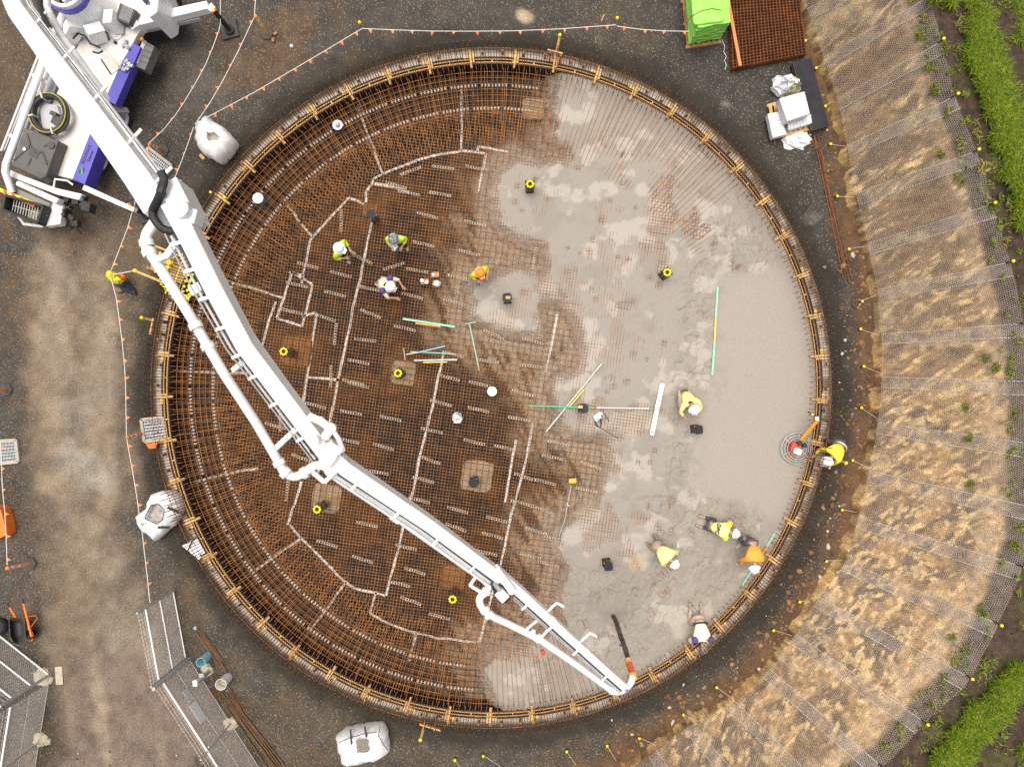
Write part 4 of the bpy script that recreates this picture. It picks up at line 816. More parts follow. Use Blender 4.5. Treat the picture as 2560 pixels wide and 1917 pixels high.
# ---- boom: four box sections, hydraulic lines, delivery pipe
BOOM = [("a", [(14,-60,4.6), (62,46,6.4), (200,232,9.4), (370,464,12.0), (416,535,12.4)], .42, .62), ("b", [(428,505,12.9), (470,575,12.8), (536,708,12.4), (614,855,11.8), (691,960,11.2), (820,1132,10.2)], .295, .27),
        ("c", [(812,1120,10.6), (862,1165,10.3), (1069,1305,9.0), (1249,1440,7.7)], .25, .29), ("d", [(1238,1425,8.0), (1300,1478,7.5), (1420,1588,6.3), (1562,1716,4.95)], .185, .22)]
M_dgrey = smat('dark_gap_line', .07, .07, .075)  # dark colour stands in for the shaded gap beside the boom
def offs(pts, d):
    """pixel polyline moved sideways by d metres (positive = right of travel)"""
    W = [P(*p) for p in pts]; out = []
    for i, w_ in enumerate(W):
        t_ = (W[min(i + 1, len(W) - 1)] - W[max(i - 1, 0)]).normalized(); s_ = t_.cross(Vector((0, 0, 1))).normalized(); out.append(w_ + s_ * d)
    return out
for nm, pts, wd, wd0 in BOOM:
    W = [P(*p) for p in pts]; mb = MB(); m_ = len(W)
    V = []; Fc = []
    for i, w_ in enumerate(W):
        t_ = (W[min(i + 1, m_ - 1)] - W[max(i - 1, 0)]).normalized(); s_ = t_.cross(Vector((0, 0, 1))).normalized(); u_ = s_.cross(t_); f_ = i / (m_ - 1); ww = wd0 + (wd - wd0) * f_ if nm != 'a' else wd; hh = ww * 1.25
        if nm == 'b' and i == 0: hh *= .7
        V += [w_ - s_ * ww / 2 - u_ * hh / 2, w_ + s_ * ww / 2 - u_ * hh / 2, w_ + s_ * ww / 2 + u_ * hh / 2, w_ - s_ * ww / 2 + u_ * hh / 2]
    for i in range(m_ - 1): Fc += [[4*i + a, 4*i + b, 4*i + 4 + b, 4*i + 4 + a] for a, b in ((0,1),(1,2),(2,3),(3,0))]
    Fc += [[3,2,1,0], [4*m_-4, 4*m_-3, 4*m_-2, 4*m_-1]]; mb.add(V, Fc); sec = tp("boom_section", mb, M_white, bevel=.02)
    for j, (off, rad) in enumerate(((.80, .022), (.60, .022), (.95, .014)) if nm in 'bcd' else ((-.56, .030), (-.64, .020), (-.80, .028), (-.70, .016))):
        o_ = offs(pts[1:] if nm != 'a' else pts, wd * off + (.02 if off > 0 else -.02)); 
        if nm == 'a': o_ = offs(pts, wd * off)
        o_ = [x + Vector((rs.uniform(-.015, .015), rs.uniform(-.015, .015), .06 * j)) for x in o_]; tp("hydraulic_line", MB().tube(o_, rad, 6), (M_white, M_dgrey, M_lgrey, M_white)[j], True, parent=sec)
    o_ = offs(pts, wd * .5 if nm != 'a' else .42)
    for i in range(1, m_ - 1):
        for f_ in (.2, .7):
            c_ = W[i].lerp(W[i + 1], f_); t_ = (W[i + 1] - W[i]).normalized(); s_ = t_.cross(Vector((0, 0, 1))).normalized() ; mb = MB(); sg = 1 if nm != 'a' else -1
            mb.beam(c_ + Vector((0,0,.1)), c_ + s_ * sg * (wd * .5 + (.16 if nm != 'a' else .30)) + Vector((0,0,.12)), .05, .03); tp("line_clamp", mb, M_white, parent=sec)
# delivery pipe running beside the boom
D = [(116,-60,4.2), (118,20,5.6), (150,85,6.9), (250,225,9.2), (262,245,9.5)]
dp_ = pipe("delivery_pipe", [P(*p) for p in D] , .085)
D2 = [(250,320,8.2), (300,400,9.4), (355,478,10.6), (382,510,11.2)]; pipe("delivery_pipe", [P(*p) for p in D2], .085)
cl = lambda p, q, r=.11, L=.10: None
D3 = [(355,455,11.0),(395,500,11.6),(402,530,11.8),(384,560,12),(366,590,12),(368,622,12),(388,651,12.0),(470,780,11.9),(559,932,11.4),(640,1056,10.8),(698,1157,10.3),(710,1178,10.2),(734,1191,10.1),(760,1182,10.05),(785,1164,10.1),(808,1164,10.1),(826,1177,10.05),(849,1198,9.9),(988,1290,9.1),(1185,1430,7.9),(1207,1446,7.75),(1222,1462,7.6),(1215,1478,7.5),(1199,1495,7.5),(1204,1517,7.45),(1226,1537,7.3),(1278,1562,6.9),(1350,1598,6.5),(1440,1660,5.8),(1526,1723,5.0)]
def smoothpath(pts, k=4):
    A = np.array(pts, float); out = []
    for i in range(len(A) - 1):
        p0, p1, p2, p3 = A[max(i-1,0)], A[i], A[i+1], A[min(i+2, len(A)-1)]
        if np.linalg.norm((p2 - p1)[:2]) > 70: out.append(p1); continue
        for j in range(k):
            t_ = j / k; out.append(.5 * (2*p1 + (p2-p0)*t_ + (2*p0-5*p1+4*p2-p3)*t_*t_ + (3*p1-p0-3*p2+p3)*t_**3))
    out.append(A[-1]); return out
W3 = [P(*p) for p in smoothpath(D3)]; dpipe = pipe("delivery_pipe", W3, .085, M_white, 14)
for (px, py, z, ax) in [(367,608,12,(.2,-1,0)), (374,632,12,(.5,-1,0)), (490,815,11.8,(.5,-1,0)), (520,866,11.6,(.5,-1,0)), (698,1157,10.3,(.6,-1,0)), (714,1182,10.2,(.8,-.7,0)), (762,1181,10.05,(1,.5,0)), (826,1176,10.05,(.7,-.7,0)), (985,1288,9.1,(.8,-.6,-.3)), (995,1295,9.05,(.8,-.6,-.3)), (1216,1477,7.5,(-.6,-.8,0)), (1212,1524,7.4,(.6,-.8,0)), (1222,1536,7.3,(.7,-.7,0)), (1330,1583,6.6,(.9,-.4,0)), (1345,1594,6.5,(.8,-.5,0)), (1530,1724,5.0,(.9,-.3,-.2))]:
    tp("pipe_coupling", MB().lathe(P(px, py, z), [(.087, -.05), (.115, -.05), (.115, .05), (.087, .05)], 16, 0, ax), M_white, True, parent=dpipe)
# pipe brackets between boom and pipe
for a, b, r in [((388,651,12),(420,640,12.2),.06), ((420,640,12.2),(448,600,12.4),.07), ((448,600,12.4),(462,575,12.5),.07), ((584,925,11.4),(606,908,11.6),.055), ((690,1120,10.4),(752,1062,10.7),.06), ((782,1180,10.1),(812,1205,10.1),.05), ((812,1205,10.1),(852,1165,10.2),.05), ((853,1196,9.9),(858,1162,10.2),.05), ((1190,1440,7.9),(1175,1462,7.8),.045),((1175,1462,7.8),(1207,1482,7.5),.045),((1318,1570,6.7),(1345,1548,7.0),.04),((1350,1596,6.5),(1368,1575,6.8),.04)]:
    tp("pipe_bracket", MB().beam(P(*a), P(*b), r * 1.6, r * 1.6), M_white, bevel=.01, parent=dpipe)
# knuckles and rams
tp("boom_knuckle", MB().beam(P(440,470,12.6), P(485,560,12.7), .30, .5).beam(P(470,540,12.8), P(500,548,12.8), .22, .3).cyl(P(462,528,12.9), .14, .2, 16).cyl(P(388,492,12.2), .16, .3, 16), M_white, bevel=.02)
tp("boom_knuckle", MB().beam(P(812,1122,10.7), P(840,1140,10.6), .40, .3).cyl(P(790,1100,10.7), .10, .2, 14).cyl(P(838,1130,10.6), .10, .2, 14), M_white, bevel=.02)
tp("boom_knuckle", MB().beam(P(1242,1424,8.2), P(1282,1478,7.9), .16, .12).cyl(P(1249,1432,8.1), .07, .15, 12).cyl(P(1278,1474,7.8), .07, .15, 12).box(P(1255,1487,7.6), (.26, .22, .12), -.8), M_white, bevel=.012)
tp("link_arm", MB().tube([P(*p) for p in ((772,1040,10.9),(800,1052,10.9),(828,1072,10.8))], .07, 8).tube([P(*p) for p in ((800,1045,11),(826,1066,10.9),(846,1096,10.8),(858,1126,10.6))], .045, 8).tube([P(*p) for p in ((828,1072,10.8),(812,1092,10.7))], .08, 8).cyl(P(829,1070,10.8), .10, .12, 14), M_white, True)
tp("hydraulic_ram", MB().tube([P(1236,1458,7.9), P(1250,1475,7.8)], .05, 10), M_galv, True); tp("hydraulic_ram", MB().tube([P(225,300,8.6), P(262,345,9.3), P(370,470,11.0)], .11, 12), M_white, True)
def loop(name, pts, r): return pipe(name, [P(*p) for p in smoothpath(pts, 4)], r, M_black, 8)
lp_ = loop("hose_loop", [(98,-10,6.5),(104,30,7),(124,75,7.6)], .06); loop("hose_loop", [(404,480,13),(393,505,12.8),(383,525,12.6),(385,545,12.6),(402,568,12.6),(420,577,12.6),(442,580,12.6),(452,590,12.6)], .065); loop("hose_loop", [(402,430,13),(410,452,13),(400,482,13)], .065)
loop("hose_loop", [(757,1075,10.5),(758,1105,10.2),(768,1130,10.1),(778,1132,10.2),(783,1115,10.5)], .05); loop("hose_loop", [(830,1150,10.2),(848,1168,10.2),(872,1182,10.1)], .05); loop("hose_loop", [(1229,1458,7.8),(1240,1485,7.6),(1256,1502,7.5),(1275,1495,7.5)], .03)
for a, b in (((1365,1532),(1388,1526)), ((1448,1607),(1470,1600))):
    mb = MB(); x, y = a; z = 6.9 if x < 1400 else 6.0; mb.tube([P(*p) for p in smoothpath([(x, y, z), (x + 14, y - 14, z), (x + 26, y - 38 + 14, z), (x + 34, y - 36 + 14, z), (x + 44, y - 22 + 6, z)], 4)], .035, 8); mb.beam(P(x + 10, y + 6, z), P(x + 24, y + 20, z), .06, .05); tp("hose_hook", mb, M_white, True)
tp("work_light", MB().box(P(497,722,12.2), (.24, .16, .2), .5), M_white, bevel=.02)
# hanging end hose
E = [(1526,1724,5.0),(1538,1728,4.95),(1553,1726,4.9),(1567,1717,4.85),(1578,1704,4.8),(1581,1690,4.7)]
pipe("end_elbow", [P(*p) for p in smoothpath(E, 3)], .088, M_white, 14)
pipe("hose_clamp", [P(1582,1696,4.72), P(1581,1686,4.62)], .115, smat("yellow_orange_ring", .72, .38, .05), 14); pipe("hose_end_sleeve", [P(1581,1686,4.6), P(1574,1660,4.15)], .085, smat("red_orange_sleeve", .80, .14, .04), 12); pipe("hose_clamp", [P(1573,1662,4.1), P(1570,1648,3.95)], .10, smat("pale_orange_wrap", .68, .38, .16), 12)
hh = pipe("end_hose", [P(*p) for p in smoothpath([(1573,1655,4.0),(1560,1612,3.2),(1550,1585,2.6),(1540,1553,1.5),(1533,1540,.75)], 4)], .070, pm("muddy_hose", (.13, .10, .07), (.035, .028, .022), scale=5, rough=.8), 12)
mb = MB()
sp = [P(*p) for p in smoothpath([(1549,1614,3.0),(1557,1610,3.1),(1567,1622,3.3),(1572,1650,3.9),(1580,1672,4.4)], 4)]
for i in range(len(sp) - 1): mb.beam(sp[i], sp[i + 1], .06, .02)
tp("lifting_strap", mb, M_purple); mb = MB(); mb.beam(P(1552,1720,5.05), P(1570,1726,5.05), .06, .05); tp("lifting_strap", mb, M_purple)
pipe("control_cable", [P(1335,1600,6.3), P(1340,1612,5), P(1352,1622,4.2)], .012, M_lgrey, 5); tp("emergency_button", MB().box(P(1357,1630,4.0), (.11, .14, .12), .4), M_red, bevel=.02)
# ================================================================= PEOPLE
def skin(name, V, E, Rad, m, parent, sub=1, extra=None):
    me = bpy.data.meshes.new(name); me.from_pydata([tuple(v) for v in V], E, []); o = bpy.data.objects.new(name, me); COL.objects.link(o)
    md = o.modifiers.new("skin", 'SKIN'); md.use_smooth_shade = True
    for i, r in enumerate(Rad): me.skin_vertices[0].data[i].radius = (r, r) if not isinstance(r, tuple) else r
    me.skin_vertices[0].data[0].use_root = True
    sd = o.modifiers.new("sub", 'SUBSURF'); sd.levels = sub; sd.render_levels = sub
    dg = bpy.context.evaluated_depsgraph_get(); dg.update(); nm = bpy.data.meshes.new_from_object(o.evaluated_get(dg)); bpy.data.objects.remove(o); bpy.data.meshes.remove(me); nm.name = name
    nm.materials.clear(); nm.polygons.foreach_set("use_smooth", [True] * len(nm.polygons)); return link(name, nm, m, parent)
POSE = {
 'stand': dict(pel=(0,0,.96), chest=(0,.03,1.27), neck=(0,.05,1.48), head=(0,.09,1.64), sh=(.20,.03,1.42), el=(.30,-.02,1.16), wr=(.16,.22,1.12), hip=(.10,0,.93), kn=(.13,.04,.50), an=(.15,0,.09), toe=(.17,.17,.04), hd=(-.5,.8,-.1)),
 'bend': dict(pel=(0,-.16,.88), chest=(0,.14,1.04), neck=(0,.37,1.07), head=(0,.52,1.03), sh=(.21,.29,1.07), el=(.29,.38,.78), wr=(.20,.58,.58), hip=(.11,-.17,.84), kn=(.15,.0,.48), an=(.17,-.18,.09), toe=(.19,-.02,.04), hd=(-.2,.7,-.7)),
 'kneel': dict(pel=(0,-.16,.50), chest=(0,.17,.70), neck=(0,.40,.77), head=(0,.55,.77), sh=(.21,.33,.75), el=(.29,.44,.46), wr=(.18,.64,.24), hip=(.11,-.16,.46), kn=(.17,.10,.10), an=(.16,-.36,.09), toe=(.16,-.50,.05), hd=(-.2,.9,-.3)),
 'crouch': dict(pel=(0,-.12,.36), chest=(0,.10,.66), neck=(0,.22,.88), head=(0,.32,1.0), sh=(.21,.17,.84), el=(.31,.36,.62), wr=(.20,.55,.50), hip=(.11,-.10,.34), kn=(.22,.28,.50), an=(.19,.04,.09), toe=(.21,.21,.04), hd=(-.2,.9,-.4))}
def person(px, py, z, th, pose, label, shirt, trous, helmet, sc_=1.0, boots=M_boot, sleeves=True, stripe=None, hat='helmet', off=None, asym=None, yoke=None):
    J = dict(POSE[pose]); t = thing("person", label, "person", tuple(P(px, py, z)), R_(th - 90)); t.scale = (sc_,) * 3
    v = lambda k, s=1: Vector((J[k][0] * s, J[k][1], J[k][2]))
    V = [v('pel'), v('chest'), v('neck'), v('head'), v('head') + (v('head') - v('neck')).normalized() * .10]; Rr = [.07, .08, .052, (.085, .095), (.07, .08)]; E = [(0, 1), (1, 2), (2, 3), (3, 4)]
    shv, shr, she = [v('pel') + (v('chest') - v('pel')) * .05, v('chest'), v('chest').lerp(v('neck'), .75)], [.165, .185, .10], [(0, 1), (1, 2)]
    tv_, tr_, te = [v('pel') + Vector((0, 0, .04)), v('pel')], [.16, .165], [(0, 1)]
    for s in (-1, 1):
        wr = v('wr', s)
        if asym and s in asym: wr = Vector(asym[s])
        el = v('el', s); shd = v('sh', s)
        if asym and s in asym: el = shd.lerp(wr, .5) + Vector((.06 * s, 0, -.08))
        b = len(V); hdv = Vector((J['hd'][0] * s, J['hd'][1], J['hd'][2])).normalized(); palm = wr + hdv * .07
        V += [shd, el, wr, palm]; Rr += [.045, .040, .030, (.038, .020)]; E += [(1, b), (b, b + 1), (b + 1, b + 2), (b + 2, b + 3)]
        side = hdv.cross(Vector((0, 0, 1))).normalized()
        for f, (o_, L_) in enumerate(((-.030, .070), (-.010, .080), (.010, .076), (.030, .060))):
            k = len(V); a = palm + side * o_ * .9; V += [a + hdv * L_ * .55 + side * o_ * .35, a + hdv * L_ + side * o_ * .4 + Vector((0, 0, -.022))]; Rr += [.0095, .008]; E += [(b + 3, k), (k, k + 1)]
        k = len(V); V += [wr + hdv * .05 - side * s * .048, wr + hdv * .085 - side * s * .062]; Rr += [.011, .009]; E += [(b + 2, k), (k, k + 1)]
        h0 = len(V); V += [v('hip', s), v('kn', s), v('an', s), v('toe', s)]; Rr += [.06, .045, .038, .034]; E += [(0, h0), (h0, h0 + 1), (h0 + 1, h0 + 2), (h0 + 2, h0 + 3)]
        n_s = len(shv); shv += [shd, el, el.lerp(wr, .75 if sleeves else .12)]; shr += [.088, .066, .052]; she += [(1, n_s), (n_s, n_s + 1), (n_s + 1, n_s + 2)]
        n_t = len(tv_); tv_ += [v('hip', s), v('kn', s), v('an', s) + (v('kn', s) - v('an', s)) * .18]; tr_ += [.112, .082, .068]; te += [(1, n_t), (n_t, n_t + 1), (n_t + 1, n_t + 2)]
    body = skin("body", V, E, Rr, M_skin, t)
    skin("shirt", shv, she, shr, shirt, t); skin("trousers", tv_, te, tr_, trous, t)
    for s in (-1, 1):
        an, to = v('an', s), v('toe', s); skin("boot", [an + Vector((0, 0, .06)), an, to], [(0, 1), (1, 2)], [.062, .060, .050], boots, t)
    up = (v('head') - v('neck')).normalized(); 
    if pose == 'stand': up = Vector((0, .25, 1)).normalized()
    if pose in ('bend', 'kneel'): up = Vector((0, .75, .66)).normalized()
    c = v('head') + up * .03
    hl = MB().lathe(c, [(.168, .0), (.172, .012), (.142, .022), (.136, .07), (.112, .125), (.066, .158), (.001, .168)], 20, 0, up) if hat == 'helmet' else MB().lathe(c, [(.12, .0), (.128, .05), (.112, .10), (.065, .135), (.001, .145)], 18, 0, up)
    ho = hl.build("helmet" if hat == 'helmet' else "cap", helmet, t, True)
    fw = Vector((0, 1, 0)) - up * up.y; fw = fw.normalized() if fw.length > .1 else Vector((0, 0, -1))
    MB().beam(c + fw * .12, c + fw * .225, .20, .014, 0, .13).build("peak", helmet, ho)
    if hat == 'helmet': MB().beam(c + up * .165 - fw * .11, c + up * .150 + fw * .10, .035, .02).build("crest", helmet, ho)
    mb = MB()
    for s in (-1, 1): mb.ball(v('head') + fw * .088 + Vector((.032 * s, 0, 0)) , .012, 6, 4)
    mb.build("eyes", M_black, t)
    if stripe:
        a, b_ = v('pel').lerp(v('chest'), .25), v('chest'); d = (b_ - a).normalized(); mb = MB(); prof = [(.196, -.025), (.198, .025)]
        mb.lathe(a + d * .05, prof, 20, 0, d); o = mb.build("reflective_band", stripe, t, True); md = o.modifiers.new("thick", 'SOLIDIFY'); md.thickness = .006
    if yoke:
        for s in (-1, 1): MB().ball(v('sh', s) + Vector((0, 0, .01)), .102, 12, 8).build("shoulder_patch", yoke, t, True)
    return t
M_refl = smat("silver_reflective_band", .68, .68, .66, rough=.3)
M_helmo = pm("orange_helmet", (.85, .30, .03), (.78, .24, .02), scale=4, rough=.35); M_helmd = pm("dark_patterned_helmet", (.03, .03, .035), (.40, .40, .42), scale=22, rough=.4)
M_yel2 = pm("yellow_shirt", (.80, .66, .06), (.70, .56, .04), scale=6, rough=.7, bump=.3, bscale=12); M_org2 = pm("orange_shirt", (.85, .34, .04), (.78, .28, .03), scale=6, rough=.7, bump=.3, bscale=12)
M_pale = pm("pale_cream_shirt", (.80, .78, .58), (.72, .70, .48), scale=6, rough=.7, bump=.3, bscale=12); M_purp = smat("purple_cloth", .12, .05, .25, rough=.8)
p1 = person(873, 642, ZM + .03, -28, 'stand', "worker in yellow and navy hi-vis and white helmet standing beside the long white tape line", M_lime, M_navy, M_helm, 1.04, stripe=M_navy, boots=M_tancl)
p2 = person(1006, 617, ZM + .03, -88, 'stand', "worker with dark patterned helmet and yellow hi-vis reading a white sheet", M_lime, M_navy, M_helmd, 1.04, stripe=M_navy, boots=M_tancl)
p3 = person(966, 714, ZM + .03, -30, 'crouch', "worker in pale shirt with purple shoulders crouching to tie the mesh", M_pale, M_tancl, M_helm, 1.06, sleeves=False, yoke=M_purp, boots=M_boot)
p4 = person(1202, 694, ZM + .03, -62, 'stand', "worker with orange helmet and yellow shirt at the edge of the wet concrete", M_yel2, M_navy, M_helmo, .98, boots=M_boot)
p5 = person(1706, 992, ZS - .02, -75, 'crouch', "worker in pale yellow shirt crouching beside the trowelled concrete next to the long white board", M_pyell, M_tancl, M_helm, 1.1)
p6 = person(1776, 1309, ZS - .02, -15, 'kneel', "kneeling worker in lettered yellow shirt and black trousers pushing a green handled float", M_pyell, M_gcloth, M_helm, 1.0, yoke=M_lime)
bt = text_obj("DPC", .17, (0, .02, .84), (0, 0, R_(180)), M_navy, p6, "back_lettering", .03)
bt.rotation_euler = (R_(30), 0, R_(0)); bt.location = (0, .02, .80)
p7 = person(1636, 1357, ZS - .03, -45, 'bend', "bending worker in bright pale yellow shirt and white helmet in the rough concrete", M_pyell, M_boot, M_helm, 1.04)
p8 = person(1858, 1352, ZS - .02, -92, 'bend', "bending worker in orange shirt and dark blue trousers near the lower right form", M_org2, M_gcloth, M_helm, 1.08)
p9 = person(1738, 1546, ZS - .02, -88, 'kneel', "worker in beige trousers kneeling over the lower form edge with head down", M_pale, M_tancl, M_helmd, 1.12, hat='cap', yoke=M_purp, boots=M_boot, stripe=M_navy)
p10 = person(2062, 1112, .02, -136, 'bend', "worker in yellow shirt with silver band bending behind starter bars by the power trowel", M_yel2, M_gcloth, M_helm, 1.08, stripe=M_refl)
def tube_thing(name, label, cat, parts, group=None, bevel=0):
    """parts: list of (part name, [px points with z], radius, material)"""
    t = thing(name, label, cat, tuple(P(*parts[0][1][0])), 0, group); o0 = Vector(t.location)
    for nm, pts, r, m in parts: MB().tube([P(*p) - o0 for p in pts], r, 8).build(nm, m, t, True)
    return t
def box_thing(name, label, cat, parts, group=None):
    """parts: (part name, p, q, width, height, material)"""
    t = thing(name, label, cat, tuple(P(*parts[0][1])), 0, group); o0 = Vector(t.location)
    for nm, p, q, w_, h_, m in parts: MB().beam(P(*p) - o0, P(*q) - o0, w_, h_).build(nm, m, t, bevel=.004)
    return t
# things held or close to the workers
sheet = MB().beam(P(978, 620, 1.22), P(988, 608, 1.30), .28, .008).build("paper_sheet", M_white); tag(sheet, "white paper sheet held by the worker in the dark helmet", "paper")
drill = thing("cordless_drill", "teal and black power tool held by the worker with the paper", "power tool", tuple(P(991, 622, 1.05))); MB().box((0, 0, 0), (.07, .20, .08), .5).build("body", smat("teal_plastic", .01, .22, .20), drill, bevel=.01); MB().box((.02, -.02, -.1), (.06, .07, .14), .5).build("battery", M_black, drill, bevel=.01)
tube_thing("tie_wire_tool", "thin silver wire tying tool in the crouching worker's hand", "hand tool", [("shaft", [(980, 735, .45), (986, 728, .5), (994, 717, .5)], .010, M_galv), ("grip", [(978, 737, .45), (982, 733, .46)], .018, M_black)])
box_thing("concrete_float", "float with green handle pushed by the kneeling worker in the lettered shirt", "float", [("blade", (1842, 1369, .13), (1864, 1343, .13), .09, .03, M_alum), ("handle", (1818, 1331, .45), (1836, 1343, .32), .03, .03, M_mint), ("pole", (1836, 1343, .32), (1854, 1357, .15), .03, .03, M_alum)])
box_thing("concrete_float", "float lying beside the bending worker in the bright pale yellow shirt", "float", [("blade", (1697, 1354, .13), (1692, 1387, .13), .10, .03, M_alum), ("handle", (1672, 1373, .4), (1687, 1371, .28), .03, .03, M_mint)])
box_thing("concrete_float", "short hand float under the orange shirted worker's hand", "float", [("blade", (1841, 1412, .13), (1851, 1399, .13), .07, .03, M_alum), ("handle", (1844, 1410, .17), (1849, 1403, .17), .03, .04, M_timberd)])
box_thing("screed_board", "green screed board with orange grip lying along the lower right form", "screed board", [("board", (1856, 1462, .14), (1938, 1330, .14), .06, .05, M_mint), ("grip", (1905, 1385, .20), (1918, 1364, .20), .05, .05, M_orange)])
# power trowel
tw_ = thing("power_trowel", "power trowel with round wire guard, red engine and long yellow handle at the slab edge", "power trowel", tuple(P(1988, 1120, ZS))); s_ = lambda x, y, z: P(x, y, ZS + z) - Vector(tw_.location)
cc_ = Vector((0, 0, .05)); mb = MB()
for r_g, zz in ((.50, .05), (.50, .16), (.42, .20), (.34, .23), (.26, .25), (.18, .26)): mb.tube([Vector((r_g * math.cos(a), r_g * math.sin(a), zz)) for a in np.linspace(0, 2 * math.pi, 36, endpoint=False)], .013, 6, 0, True)
for k in range(6): a = k * math.pi / 3 + .4; mb.tube([(.50 * math.cos(a), .50 * math.sin(a), .05), (.50 * math.cos(a), .50 * math.sin(a), .16), (.18 * math.cos(a), .18 * math.sin(a), .26)], .013, 6)
mb.build("guard_ring", smat("bright_zinc", .42, .44, .46, rough=.5), tw_, True)
for k in range(4): a = k * math.pi / 2 + .9; MB().beam(Vector((.08 * math.cos(a), .08 * math.sin(a), .05)), Vector((.44 * math.cos(a), .44 * math.sin(a), .02)), .12, .015).beam(Vector((0, 0, .09)), Vector((.40 * math.cos(a), .40 * math.sin(a), .06)), .03, .03).build("trowel_blade", smat("rusty_orange_blade", .60, .24, .03) if k == 0 else bpy.data.materials["rusty_orange_blade"], tw_)
eo = s_(1990, 1118, .35); MB().box(eo + Vector((-.03, 0, -.03)), (.30, .30, .24), -.3).build("engine", M_red, tw_, bevel=.03); MB().box(s_(1994, 1128, .52), (.25, .20, .12), -.35).build("fuel_tank", M_white, tw_, bevel=.03); MB().cyl(s_(1997, 1128, .575), .035, .03, 12).build("fuel_cap", smat("pale_blue_cap", .35, .5, .7), tw_)
MB().box(s_(1998, 1108, .42), (.16, .14, .16), .3).cyl(s_(2007, 1112, .3), .07, .2, 12).build("air_filter", M_black, tw_, bevel=.015)
MB().beam(s_(1998, 1102, .30), s_(2048, 1044, .95), .05, .06).beam(s_(2002, 1104, .26), s_(2050, 1048, .92), .03, .04).build("handle_shaft", pm("yellow_orange_paint", (.85, .42, .02), (.75, .34, .015), scale=3, rough=.4), tw_)
MB().tube([s_(2020, 1029, 1.0), s_(2036, 1038, 1.0), s_(2044, 1045, .98), s_(2060, 1050, 1.0), s_(2074, 1055, 1.0)], .022, 8).build("handlebar", M_black, tw_, True); MB().box(s_(2042, 1046, 1.0), (.10, .12, .06)).build("control_head", M_white, tw_, bevel=.01)
MB().tube([s_(2028, 1034, 1.0), s_(2034, 1037, 1.0)], .027, 8).build("grip", M_yellow, tw_)
# long handled tools and boards on and beside the concrete
zt = ZS + .05
box_thing("screed_board", "long mint and yellow straight edge standing along the trowelled concrete", "straight edge", [("rail", (1794, 718, zt), (1789, 795, zt), .07, .05, M_mint), ("handle", (1789, 795, zt), (1786, 857, zt), .06, .05, smat("ochre_yellow", .68, .50, .13)), ("rail", (1786, 857, zt), (1780, 938, zt), .07, .05, M_mint)])
box_thing("screed_board", "grey green aluminium straight edge lying diagonally over the mesh", "straight edge", [("rail", (1504, 909, zt), (1365, 1079, zt), .055, .05, M_alum), ("strip", (1459, 974, zt + .04), (1422, 1018, zt + .04), .035, .02, M_yellow)])
tube_thing("bull_float_pole", "long green and white pole of the bull float lying left to right", "pole", [("green_section", [(1322, 1014, .25), (1486, 1019, .22)], .024, smat("bright_green_tube", .06, .52, .26)), ("joint", [(1485, 1019, .22), (1491, 1019, .22)], .035, M_red), ("white_section", [(1490, 1019, .22), (1622, 1021, .2)], .018, M_white), ("neck", [(1622, 1021, .2), (1640, 1022, .16)], .014, M_alum)])
wb = thing("bull_float_board", "long white float board at the end of the green and white pole", "float board", tuple(P(1642, 1020, zt))); mb = MB(); mb.beam(P(1656, 958, zt) - Vector(wb.location), P(1630, 1083, zt) - Vector(wb.location), .15, .05); mb.cyl(P(1630, 1083, zt - .025) - Vector(wb.location), .075, .05, 14); mb.build("blade", M_white, wb, bevel=.012); MB().box(P(1643, 1021, zt + .04) - Vector(wb.location), (.16, .09, .05), .1).build("bracket", M_alum, wb)
box_thing("screed_board", "mint green plank with orange edge lying on the mesh above the pit centre", "straight edge", [("rail", (1007, 797, .1), (1137, 817, .1), .07, .05, M_mint), ("strip", (1039, 808, .12), (1101, 816, .12), .045, .03, smat("orange_timber_strip", .75, .40, .06))])
box_thing("screed_board", "thin mint green stick with yellow tip leaning by the wet concrete", "stick", [("rail", (1174, 811, .1), (1196, 915, .1), .035, .035, M_mint), ("tip", (1196, 915, .1), (1198, 926, .1), .04, .04, M_timber), ("cross_head", (1163, 810, .1), (1190, 805, .1), .03, .03, M_alum)])
box_thing("screed_board", "pale blue pole lying on the mesh pointing up to the right", "pole", [("rail", (1041, 882, .12), (1113, 865, .14), .04, .04, smat("pale_blue_pole", .28, .42, .55)), ("head", (1015, 886, .1), (1044, 881, .12), .04, .04, M_alum)])
box_thing("screed_board", "mint green pole with brown tip beneath the pale blue pole", "pole", [("rail", (1026, 879, .09), (1126, 884, .09), .035, .035, M_mint), ("tip", (1126, 884, .09), (1142, 886, .09), .035, .035, M_timber)])
box_thing("screed_board", "grey straight edge with yellow strip lying on the mesh by the tan pad", "straight edge", [("rail", (1035, 901, .1), (1143, 899, .1), .055, .045, M_alum), ("strip", (1058, 906, .11), (1118, 905, .11), .035, .03, M_yellow)])
box_thing("timber_stick", "short grey stick standing beside the tan pad in the pit centre", "stick", [("shaft", (1009, 870, .15), (1013, 900, .08), .03, .03, M_alum)])
